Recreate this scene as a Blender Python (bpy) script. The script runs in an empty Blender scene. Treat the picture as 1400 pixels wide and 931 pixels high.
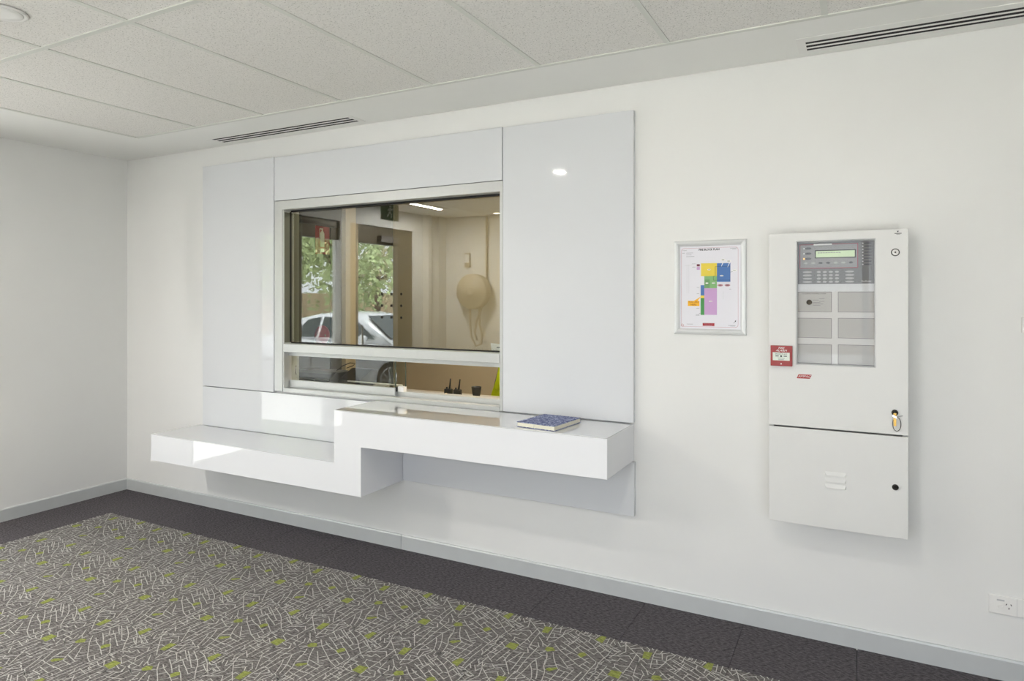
import bpy, bmesh, math, random
import numpy as np
from mathutils import Vector, Matrix
random.seed(7)
S = bpy.context.scene
C = S.collection

# ------------------------------------------------------------------ camera
cd = bpy.data.cameras.new('camera'); cam = bpy.data.objects.new('camera', cd); C.objects.link(cam)
cam.location = (5.345, -3.376, 1.585)
cam.rotation_euler = (math.radians(90), 0, math.radians(27.627))
cd.sensor_width = 36; cd.lens = 907.55/1400*36; cd.shift_y = -60.5/1400
cd.clip_start = .05; cd.clip_end = 200
S.camera = cam

# ------------------------------------------------------------------ world, sun, lights, exposure
SKY = 2.6; LAMP_W = 6.0; STRIP_W = 34.0; EXPO = 0.93
w = bpy.data.worlds.new('world'); S.world = w; w.use_nodes = True
bg = w.node_tree.nodes['Background']
bg.inputs[0].default_value = (0.90, 0.91, 1.03, 1); bg.inputs[1].default_value = SKY
sl = bpy.data.lights.new('sun', 'SUN'); so = bpy.data.objects.new('sun', sl); C.objects.link(so)
sl.energy = 13.0; sl.angle = math.radians(6); sl.color = (1.0, .97, .94)
so.rotation_euler = Vector((-.14, -.18, -.95)).to_track_quat('-Z', 'Y').to_euler()
def area(name, loc, size, energy, direction, color=(1, 1, 1), portal=False):
    l = bpy.data.lights.new(name, 'AREA'); l.shape = 'RECTANGLE'; l.size, l.size_y = size; l.energy = energy; l.color = color
    o = bpy.data.objects.new(name, l); C.objects.link(o); o.location = loc
    o.rotation_euler = Vector(direction).to_track_quat('-Z', 'Y').to_euler()
    if portal: l.cycles.is_portal = True
    return o
area('daylight_portal_left', (-.06, -2.62, 1.22), (2.40, 2.44), 1, (1, 0, 0), portal=True)
area('daylight_portal_back', (5.4, -4.55, 1.25), (4.4, 2.2), 1, (0, 1, 0), portal=True)
S.view_settings.view_transform = 'Standard'; S.view_settings.look = 'None'
S.view_settings.exposure = EXPO; S.view_settings.gamma = 1; S.view_settings.use_curve_mapping = False

# ------------------------------------------------------------------ materials
def srgb(r, g, b):
    f = lambda c: (c/255/12.92) if c/255 <= .04045 else ((c/255+.055)/1.055)**2.4
    return (f(r), f(g), f(b), 1)
def mat(name, col, rough=.5, metal=0, spec=.5, coat=0, emit=None, estr=0):
    m = bpy.data.materials.new(name); m.use_nodes = True
    p = m.node_tree.nodes['Principled BSDF']
    p.inputs['Base Color'].default_value = srgb(*col); p.inputs['Roughness'].default_value = rough
    p.inputs['Metallic'].default_value = metal; p.inputs['Specular IOR Level'].default_value = spec
    p.inputs['Coat Weight'].default_value = coat; p.inputs['Coat Roughness'].default_value = .03
    if emit: p.inputs['Emission Color'].default_value = srgb(*emit); p.inputs['Emission Strength'].default_value = estr
    return m
def N(m, t, **k):
    n = m.node_tree.nodes.new(t)
    for a, b in k.items(): setattr(n, a, b)
    return n
def noisy(m, scale, amt, bump=0, bscale=None, dist=.002, detail=4):
    """mottle the base colour a little and add fine relief"""
    nt = m.node_tree; p = nt.nodes['Principled BSDF']; col = list(p.inputs['Base Color'].default_value)
    g = N(m, 'ShaderNodeNewGeometry'); nz = N(m, 'ShaderNodeTexNoise'); nz.inputs['Scale'].default_value = scale; nz.inputs['Detail'].default_value = detail
    nt.links.new(g.outputs['Position'], nz.inputs['Vector'])
    r = N(m, 'ShaderNodeValToRGB'); r.color_ramp.elements[0].position = .3; r.color_ramp.elements[1].position = .7
    r.color_ramp.elements[0].color = [c*(1-amt) for c in col[:3]]+[1]; r.color_ramp.elements[1].color = [min(1, c*(1+amt)) for c in col[:3]]+[1]
    nt.links.new(nz.outputs[0], r.inputs[0]); nt.links.new(r.outputs[0], p.inputs['Base Color'])
    if bump:
        n2 = N(m, 'ShaderNodeTexNoise'); n2.inputs['Scale'].default_value = bscale or scale; n2.inputs['Detail'].default_value = 3
        nt.links.new(g.outputs['Position'], n2.inputs['Vector'])
        b = N(m, 'ShaderNodeBump'); b.inputs['Strength'].default_value = bump; b.inputs['Distance'].default_value = dist
        nt.links.new(n2.outputs[0], b.inputs['Height']); nt.links.new(b.outputs[0], p.inputs['Normal'])
    return m
M = {}
M['wall'] = noisy(mat('white_wall_paint', (226, 226, 224), .6, spec=.3), 2.2, .012, .15, 260, .0004)
M['margin'] = noisy(mat('ceiling_plaster_paint', (236, 236, 233), .7, spec=.2), 2, .01)
M['beige'] = noisy(mat('beige_wall_paint', (198, 182, 152), .6, spec=.3), 2.5, .015)
M['charcoal_wall'] = noisy(mat('charcoal_wall_backing', (72, 68, 58), .7, spec=.2), 3, .03)  # dark tone put in so mirrored daylight stands out in the glass
M['laminate'] = mat('white_gloss_laminate', (213, 215, 218), .04, spec=.5)
M['solid'] = mat('white_gloss_counter', (230, 231, 234), .03, spec=.5)
M['top'] = mat('white_gloss_counter_top', (214, 215, 217), .02, spec=.9, coat=.8)
M['alu'] = noisy(mat('satin_aluminium', (196, 198, 197), .38, .35, .5), 40, .015)
M['skirt'] = noisy(mat('anodised_skirting', (196, 199, 199), .38, .12), 12, .02)
M['tbar'] = mat('ceiling_grid_paint', (214, 215, 209), .5)
M['black'] = mat('black_plastic', (16, 16, 17), .45)
M['gasket'] = mat('black_rubber', (8, 8, 8), .6)
M['slotdark'] = mat('dark_slot_interior', (10, 10, 12), .8)
M['white'] = mat('white_plastic', (232, 231, 228), .4)
M['cab'] = noisy(mat('powder_coated_steel', (216, 216, 214), .42, spec=.4), 8, .008, .12, 900, .0003)
M['cabinner'] = mat('inner_plate_paint', (216, 218, 219), .5)
M['blank'] = mat('grey_blank_plate', (188, 189, 190), .5)
M['module'] = mat('grey_membrane', (118, 118, 119), .5)
M['module_l'] = mat('light_grey_membrane', (148, 148, 147), .5)
M['crimson'] = mat('crimson_print', (150, 62, 80), .5)
M['lcd'] = mat('green_display', (196, 214, 178), .3, emit=(190, 214, 160), estr=.12)
M['key'] = mat('pale_key_print', (178, 178, 176), .5)
M['keydark'] = mat('dark_key_print', (84, 84, 90), .5)
M['led'] = mat('lamp_lens', (225, 225, 225), .3)
M['amber'] = mat('amber_lamp', (255, 190, 120), .3, emit=(255, 170, 90), estr=1.2)
M['red'] = mat('alarm_red', (146, 4, 14), .35)
M['darkprint'] = mat('black_print', (30, 30, 34), .6)
M['greyprint'] = mat('grey_print', (130, 130, 136), .6)
M['paper'] = mat('printed_paper', (222, 221, 228), .55)
M['chrome'] = mat('chrome', (190, 190, 190), .18, 1)
M['darkmetal'] = mat('dark_metal', (60, 58, 55), .3, 1)
M['brass'] = mat('brass_key', (170, 140, 80), .3, 1)
M['facade'] = mat('bronze_aluminium', (92, 86, 74), .4, .3)
M['facade_l'] = mat('light_aluminium_post', (224, 222, 216), .45)
M['leafy'] = mat('leaf', (164, 180, 130), .6)
M['leafy2'] = mat('leaf_olive', (182, 176, 140), .6)
M['bark'] = noisy(mat('bark', (96, 82, 68), .9), 9, .25)
M['conc'] = noisy(mat('pale_concrete', (190, 189, 186), .85), 1.3, .08)
M['render'] = noisy(mat('tan_render', (176, 158, 132), .9), .8, .07)
M['carpaint'] = mat('silver_car_paint', (206, 209, 212), .25, .4, coat=.6)
M['carglass'] = mat('tinted_car_glass', (40, 52, 52), .05, spec=.8)
M['tyre'] = mat('tyre_rubber', (28, 28, 28), .8)
M['alloy'] = mat('alloy_wheel', (200, 202, 204), .3, .7)
M['hivis'] = noisy(mat('hi_vis_fabric', (216, 226, 10), .7), 30, .06)
M['cream'] = mat('cream_fabric', (226, 206, 140), .8)
M['grey_metal'] = mat('grey_metal', (120, 118, 118), .4, .6)
M['hosegrey'] = mat('beige_hose_cover', (172, 160, 138), .5)
M['pages'] = noisy(mat('page_edges', (224, 220, 200), .8), 600, .1)
M['green_sign'] = mat('green_sign_panel', (52, 92, 62), .35)
M['white_sign'] = mat('white_sign_print', (214, 222, 212), .4)
M['lamp'] = mat('lamp_diffuser', (255, 250, 240), .5, emit=(255, 246, 228), estr=9)
M['lamp_bright'] = mat('office_fill_lens', (255, 250, 240), .5, emit=(255, 242, 220), estr=30)  # glow of the added office fill light
M['silver'] = mat('silver_snap_frame', (222, 224, 224), .35, .25)
M['reveal_shade'] = mat('olive_reveal_shade', (104, 106, 94), .4, .2)  # dark olive stands in for the shaded reflection on the reveal
M['strip_lens'] = mat('strip_lens', (255, 250, 240), .5, emit=(255, 246, 228), estr=2.2)
M['desk'] = mat('grey_desk_laminate', (170, 165, 155), .4)
M['orange'] = mat('orange_plastic', (226, 138, 40), .4)
M['yellowp'] = mat('yellow_print', (228, 204, 74), .6)
M['bluep'] = mat('blue_print', (74, 116, 176), .6)
M['greenp'] = mat('green_print', (130, 180, 118), .6)
M['dgreenp'] = mat('dark_green_print', (70, 146, 78), .6)
M['lgreenp'] = mat('olive_green_print', (112, 156, 104), .6)
M['pinkp'] = mat('pink_print', (196, 158, 202), .6)
M['maroonp'] = mat('maroon_print', (110, 36, 60), .6)
M['redp'] = mat('red_print', (160, 14, 28), .6)
M['orangep'] = mat('orange_callout_print', (240, 182, 40), .6)
M['brownp'] = mat('brown_lettering', (150, 60, 10), .6)
M['borderp'] = mat('thin_red_line_print', (190, 140, 150), .6)

# blue speckled notebook cloth
m = mat('blue_speckled_cloth', (84, 96, 148), .7); M['cloth'] = m
nt = m.node_tree; g = N(m, 'ShaderNodeNewGeometry'); nz = N(m, 'ShaderNodeTexNoise'); nz.inputs['Scale'].default_value = 120; nz.inputs['Detail'].default_value = 3
r = N(m, 'ShaderNodeValToRGB'); r.color_ramp.elements[0].position = .42; r.color_ramp.elements[0].color = srgb(50, 62, 122)
r.color_ramp.elements[1].position = .68; r.color_ramp.elements[1].color = srgb(190, 198, 224)
nt.links.new(g.outputs['Position'], nz.inputs['Vector']); nt.links.new(nz.outputs[0], r.inputs[0]); nt.links.new(r.outputs[0], nt.nodes['Principled BSDF'].inputs['Base Color'])

# mineral fibre ceiling tile: pitted
m = mat('mineral_fibre_tile', (206, 204, 196), .85, spec=.1); M['tile'] = m
nt = m.node_tree; p = nt.nodes['Principled BSDF']; g = N(m, 'ShaderNodeNewGeometry')
v = N(m, 'ShaderNodeTexVoronoi'); v.inputs['Scale'].default_value = 95
r = N(m, 'ShaderNodeValToRGB'); r.color_ramp.elements[0].position = .14; r.color_ramp.elements[0].color = srgb(176, 175, 168)
r.color_ramp.elements[1].position = .24; r.color_ramp.elements[1].color = srgb(232, 230, 226)
n2 = N(m, 'ShaderNodeTexNoise'); n2.inputs['Scale'].default_value = 130; n2.inputs['Detail'].default_value = 4
r2 = N(m, 'ShaderNodeValToRGB'); r2.color_ramp.elements[0].position = .36; r2.color_ramp.elements[0].color = (.90, .90, .90, 1); r2.color_ramp.elements[1].position = .6
mx = N(m, 'ShaderNodeMix', data_type='RGBA', blend_type='MULTIPLY'); mx.inputs[0].default_value = 1
b = N(m, 'ShaderNodeBump'); b.inputs['Strength'].default_value = .5; b.inputs['Distance'].default_value = .002
nt.links.new(g.outputs['Position'], v.inputs['Vector']); nt.links.new(g.outputs['Position'], n2.inputs['Vector'])
nt.links.new(v.outputs['Distance'], r.inputs[0]); nt.links.new(n2.outputs[0], r2.inputs[0])
nt.links.new(r.outputs[0], mx.inputs[6]); nt.links.new(r2.outputs[0], mx.inputs[7]); nt.links.new(mx.outputs[2], p.inputs['Base Color'])
nt.links.new(n2.outputs[0], b.inputs['Height']); nt.links.new(b.outputs[0], p.inputs['Normal'])

# carpets: heathered loop pile
def carpet(name, dark, light, s1=420, streak=True):
    m = mat(name, dark, .95, spec=.05); nt = m.node_tree; p = nt.nodes['Principled BSDF']
    g = N(m, 'ShaderNodeNewGeometry'); mp = N(m, 'ShaderNodeMapping'); mp.inputs['Scale'].default_value = (1, 2.6, 1)
    mp.inputs['Rotation'].default_value = (0, 0, .3)
    nz = N(m, 'ShaderNodeTexNoise'); nz.inputs['Scale'].default_value = s1; nz.inputs['Detail'].default_value = 2
    n3 = N(m, 'ShaderNodeTexNoise'); n3.inputs['Scale'].default_value = 55; n3.inputs['Detail'].default_value = 5
    mm = N(m, 'ShaderNodeMath', operation='ADD')
    r = N(m, 'ShaderNodeValToRGB'); r.color_ramp.elements[0].position = .38; r.color_ramp.elements[0].color = srgb(*dark)
    r.color_ramp.elements[1].position = .66; r.color_ramp.elements[1].color = srgb(*light)
    half = N(m, 'ShaderNodeMath', operation='MULTIPLY'); half.inputs[1].default_value = .5
    nt.links.new(g.outputs['Position'], mp.inputs['Vector']); nt.links.new(mp.outputs[0], nz.inputs['Vector']); nt.links.new(mp.outputs[0], n3.inputs['Vector'])
    nt.links.new(nz.outputs[0], mm.inputs[0]); nt.links.new(n3.outputs[0], mm.inputs[1]); nt.links.new(mm.outputs[0], half.inputs[0])
    nt.links.new(half.outputs[0], r.inputs[0]); nt.links.new(r.outputs[0], p.inputs['Base Color'])
    b = N(m, 'ShaderNodeBump'); b.inputs['Strength'].default_value = .6; b.inputs['Distance'].default_value = .003
    nt.links.new(nz.outputs[0], b.inputs['Height']); nt.links.new(b.outputs[0], p.inputs['Normal'])
    return m
M['carpet_dark'] = carpet('charcoal_loop_carpet', (50, 48, 50), (124, 119, 123))
M['carpet_base'] = carpet('grey_heather_carpet', (50, 48, 47), (160, 155, 152))
M['yarn'] = carpet('pale_grey_yarn', (168, 166, 160), (232, 230, 225))
M['yarn_green'] = carpet('lime_yarn', (104, 112, 54), (180, 188, 108))

def glassmat(name, f0, tint=(1, 1, 1)):
    """thin clear sheet: Schlick reflectance at each face, straight-through transmission"""
    m = bpy.data.materials.new(name); m.use_nodes = True; nt = m.node_tree; nt.nodes.clear()
    o = N(m, 'ShaderNodeOutputMaterial'); mix = N(m, 'ShaderNodeMixShader'); g = N(m, 'ShaderNodeNewGeometry')
    dt = N(m, 'ShaderNodeVectorMath', operation='DOT_PRODUCT'); ab = N(m, 'ShaderNodeMath', operation='ABSOLUTE')
    sb = N(m, 'ShaderNodeMath', operation='SUBTRACT'); sb.inputs[0].default_value = 1
    pw = N(m, 'ShaderNodeMath', operation='POWER'); pw.inputs[1].default_value = 5
    ma = N(m, 'ShaderNodeMath', operation='MULTIPLY_ADD'); ma.inputs[1].default_value = 1-f0; ma.inputs[2].default_value = f0
    t = N(m, 'ShaderNodeBsdfTransparent'); t.inputs[0].default_value = (*tint, 1)
    gl = N(m, 'ShaderNodeBsdfGlossy'); gl.inputs['Roughness'].default_value = 0.0
    L = nt.links.new
    L(g.outputs['Incoming'], dt.inputs[0]); L(g.outputs['Normal'], dt.inputs[1]); L(dt.outputs['Value'], ab.inputs[0]); L(ab.outputs[0], sb.inputs[1]); L(sb.outputs[0], pw.inputs[0]); L(pw.outputs[0], ma.inputs[0])
    L(ma.outputs[0], mix.inputs[0]); L(t.outputs[0], mix.inputs[1]); L(gl.outputs[0], mix.inputs[2]); L(mix.outputs[0], o.inputs[0])
    return m
M['glass'] = glassmat('reflective_security_glass', .13, (.86, .88, .84))
M['glass_low'] = glassmat('sliding_glass', .035, (.88, .9, .87))
M['glass_out'] = glassmat('clear_facade_glass', .04, (.93, .95, .93))
M['glass_thin'] = glassmat('clear_acrylic', .018, (.95, .95, .95))
M['glass_edge'] = mat('green_glass_edge', (70, 84, 74), .2)

# ------------------------------------------------------------------ mesh helpers
def bmn(): return bmesh.new()
def bx(bm, x0, x1, y0, y1, z0, z1, mi=0):
    vs = [bm.verts.new(p) for p in ((x0,y0,z0),(x1,y0,z0),(x1,y1,z0),(x0,y1,z0),(x0,y0,z1),(x1,y0,z1),(x1,y1,z1),(x0,y1,z1))]
    for f in ((3,2,1,0),(4,5,6,7),(0,1,5,4),(1,2,6,5),(2,3,7,6),(3,0,4,7)):
        fa = bm.faces.new([vs[i] for i in f]); fa.material_index = mi
    return bm
def box(*a): return bx(bmn(), *a)
def frame_axes(d):
    d = Vector(d).normalized(); u = d.orthogonal().normalized(); return d, u, d.cross(u)
def lathe(bm, p0, axis, prof, seg=20):
    """prof: (distance along axis, radius)"""
    d, u, v = frame_axes(axis); p0 = Vector(p0); rings = []
    for t, r in prof:
        r = max(r, 1e-5)
        rings.append([bm.verts.new(p0+d*t+(u*math.cos(a)+v*math.sin(a))*r) for a in [2*math.pi*i/seg for i in range(seg)]])
    for A, B in zip(rings, rings[1:]):
        for i in range(seg):
            f = bm.faces.new((A[i], A[(i+1) % seg], B[(i+1) % seg], B[i])); f.smooth = True
    bm.faces.new(rings[0][::-1]); bm.faces.new(rings[-1])
    return bm
def cyl(bm, p0, p1, r0, r1=None, seg=16):
    p0, p1 = Vector(p0), Vector(p1); return lathe(bm, p0, p1-p0, [(0, r0), ((p1-p0).length, r0 if r1 is None else r1)], seg)
def tube(bm, pts, r, seg=8, closed=False):
    pts = [Vector(p) for p in pts]; n = len(pts); rings = []; u = None
    for i, p in enumerate(pts):
        a = pts[i-1] if (i > 0 or closed) else p; b = pts[(i+1) % n] if (i < n-1 or closed) else p
        d = (b-a).normalized()
        if u is None: u = d.orthogonal().normalized()
        u = (u-d*u.dot(d)).normalized(); v = d.cross(u)
        rr = r[i] if isinstance(r, (list, tuple)) else r
        rings.append([bm.verts.new(p+(u*math.cos(t)+v*math.sin(t))*rr) for t in [2*math.pi*k/seg for k in range(seg)]])
    pr = list(zip(rings, rings[1:])) + ([(rings[-1], rings[0])] if closed else [])
    for A, B in pr:
        for k in range(seg):
            f = bm.faces.new((A[k], A[(k+1) % seg], B[(k+1) % seg], B[k])); f.smooth = True
    if not closed: bm.faces.new(rings[0][::-1]); bm.faces.new(rings[-1])
    return bm
def prism(bm, poly, axis, a, b, mi=0):
    """poly in the two other axes (order x,y,z without axis), extruded from a to b"""
    def P(q, t):
        if axis == 'y': return (q[0], t, q[1])
        if axis == 'x': return (t, q[0], q[1])
        return (q[0], q[1], t)
    A = [bm.verts.new(P(q, a)) for q in poly]; B = [bm.verts.new(P(q, b)) for q in poly]; n = len(poly)
    fs = [bm.faces.new(A), bm.faces.new(B[::-1])]
    for i in range(n): fs.append(bm.faces.new((A[i], B[i], B[(i+1) % n], A[(i+1) % n])))
    for f in fs: f.material_index = mi
    return bm
ORG = {}
def obj(name, bm, m, parent=None, bevel=0, seg=2, kind=None, label=None, origin=None):
    """link the bmesh (world coordinates) as ONE object under parent"""
    bmesh.ops.recalc_face_normals(bm, faces=bm.faces)
    if bevel:
        bmesh.ops.bevel(bm, geom=[e for e in bm.edges if e.calc_face_angle(0) > .5], offset=bevel, segments=seg, affect='EDGES', profile=.6)
    if origin is None:
        origin = Vector((0, 0, 0))
        if bm.verts:
            mn = Vector([min(v.co[i] for v in bm.verts) for i in range(3)]); mxv = Vector([max(v.co[i] for v in bm.verts) for i in range(3)])
            origin = (mn+mxv)/2; origin.z = mn.z
    origin = Vector(origin)
    bmesh.ops.translate(bm, verts=bm.verts, vec=-origin)
    me = bpy.data.meshes.new(name); bm.to_mesh(me); bm.free()
    for x in (m if isinstance(m, (list, tuple)) else [m]): me.materials.append(M[x] if isinstance(x, str) else x)
    o = bpy.data.objects.new(name, me); C.objects.link(o)
    ORG[o.name] = origin
    if parent: o.parent = parent; o.location = origin-ORG[parent.name]
    else: o.location = origin
    if kind: o['kind'] = kind
    if label: o['label'] = label
    return o
def thing(name, label, cat, loc, group=None):
    o = bpy.data.objects.new(name, None); C.objects.link(o); o.location = loc; ORG[o.name] = Vector(loc)
    o.empty_display_size = .05
    o['label'] = label; o['category'] = cat
    if group: o['group'] = group
    return o
def tag(o, label, cat, group=None):
    o['label'] = label; o['category'] = cat
    if group: o['group'] = group
    return o
def struct(name, bm, m, parent=None, **k):
    return obj(name, bm, m, parent, kind=None if parent else 'structure', **k)
def text(s, name, m, parent, loc, size, facing='-y', align='CENTER', extr=.0002, sx=1, shear=0, bold=0):
    cu = bpy.data.curves.new(name, 'FONT'); cu.body = s; cu.size = size; cu.align_x = align; cu.align_y = 'CENTER'; cu.extrude = extr; cu.shear = shear; cu.offset = bold
    cu.resolution_u = 2
    t = bpy.data.objects.new(name, cu); C.objects.link(t)
    dg = bpy.context.evaluated_depsgraph_get(); dg.update()
    me = bpy.data.meshes.new_from_object(t.evaluated_get(dg)); bpy.data.objects.remove(t)
    bm = bmn(); bm.from_mesh(me)
    R = Matrix.Rotation(math.radians(90), 4, 'X') if facing == '-y' else Matrix.Rotation(math.radians(90), 4, 'Z') @ Matrix.Rotation(math.radians(90), 4, 'X')
    bmesh.ops.transform(bm, matrix=Matrix.Translation(loc) @ R @ Matrix.Diagonal((sx, 1, 1, 1)), verts=bm.verts)
    me2 = bmn
    return bm
def lettering(strings, m, parent, name='lettering'):
    """several text bmeshes joined into one part"""
    out = bmn(); tmp = bpy.data.meshes.new('tmp')
    for a in strings:
        b = text(*a[:1], 'txt', None, None, *a[1:]) if not isinstance(a, bmesh.types.BMesh) else a
        b.to_mesh(tmp); out.from_mesh(tmp); b.free()
    return obj(name, out, m, parent)
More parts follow.
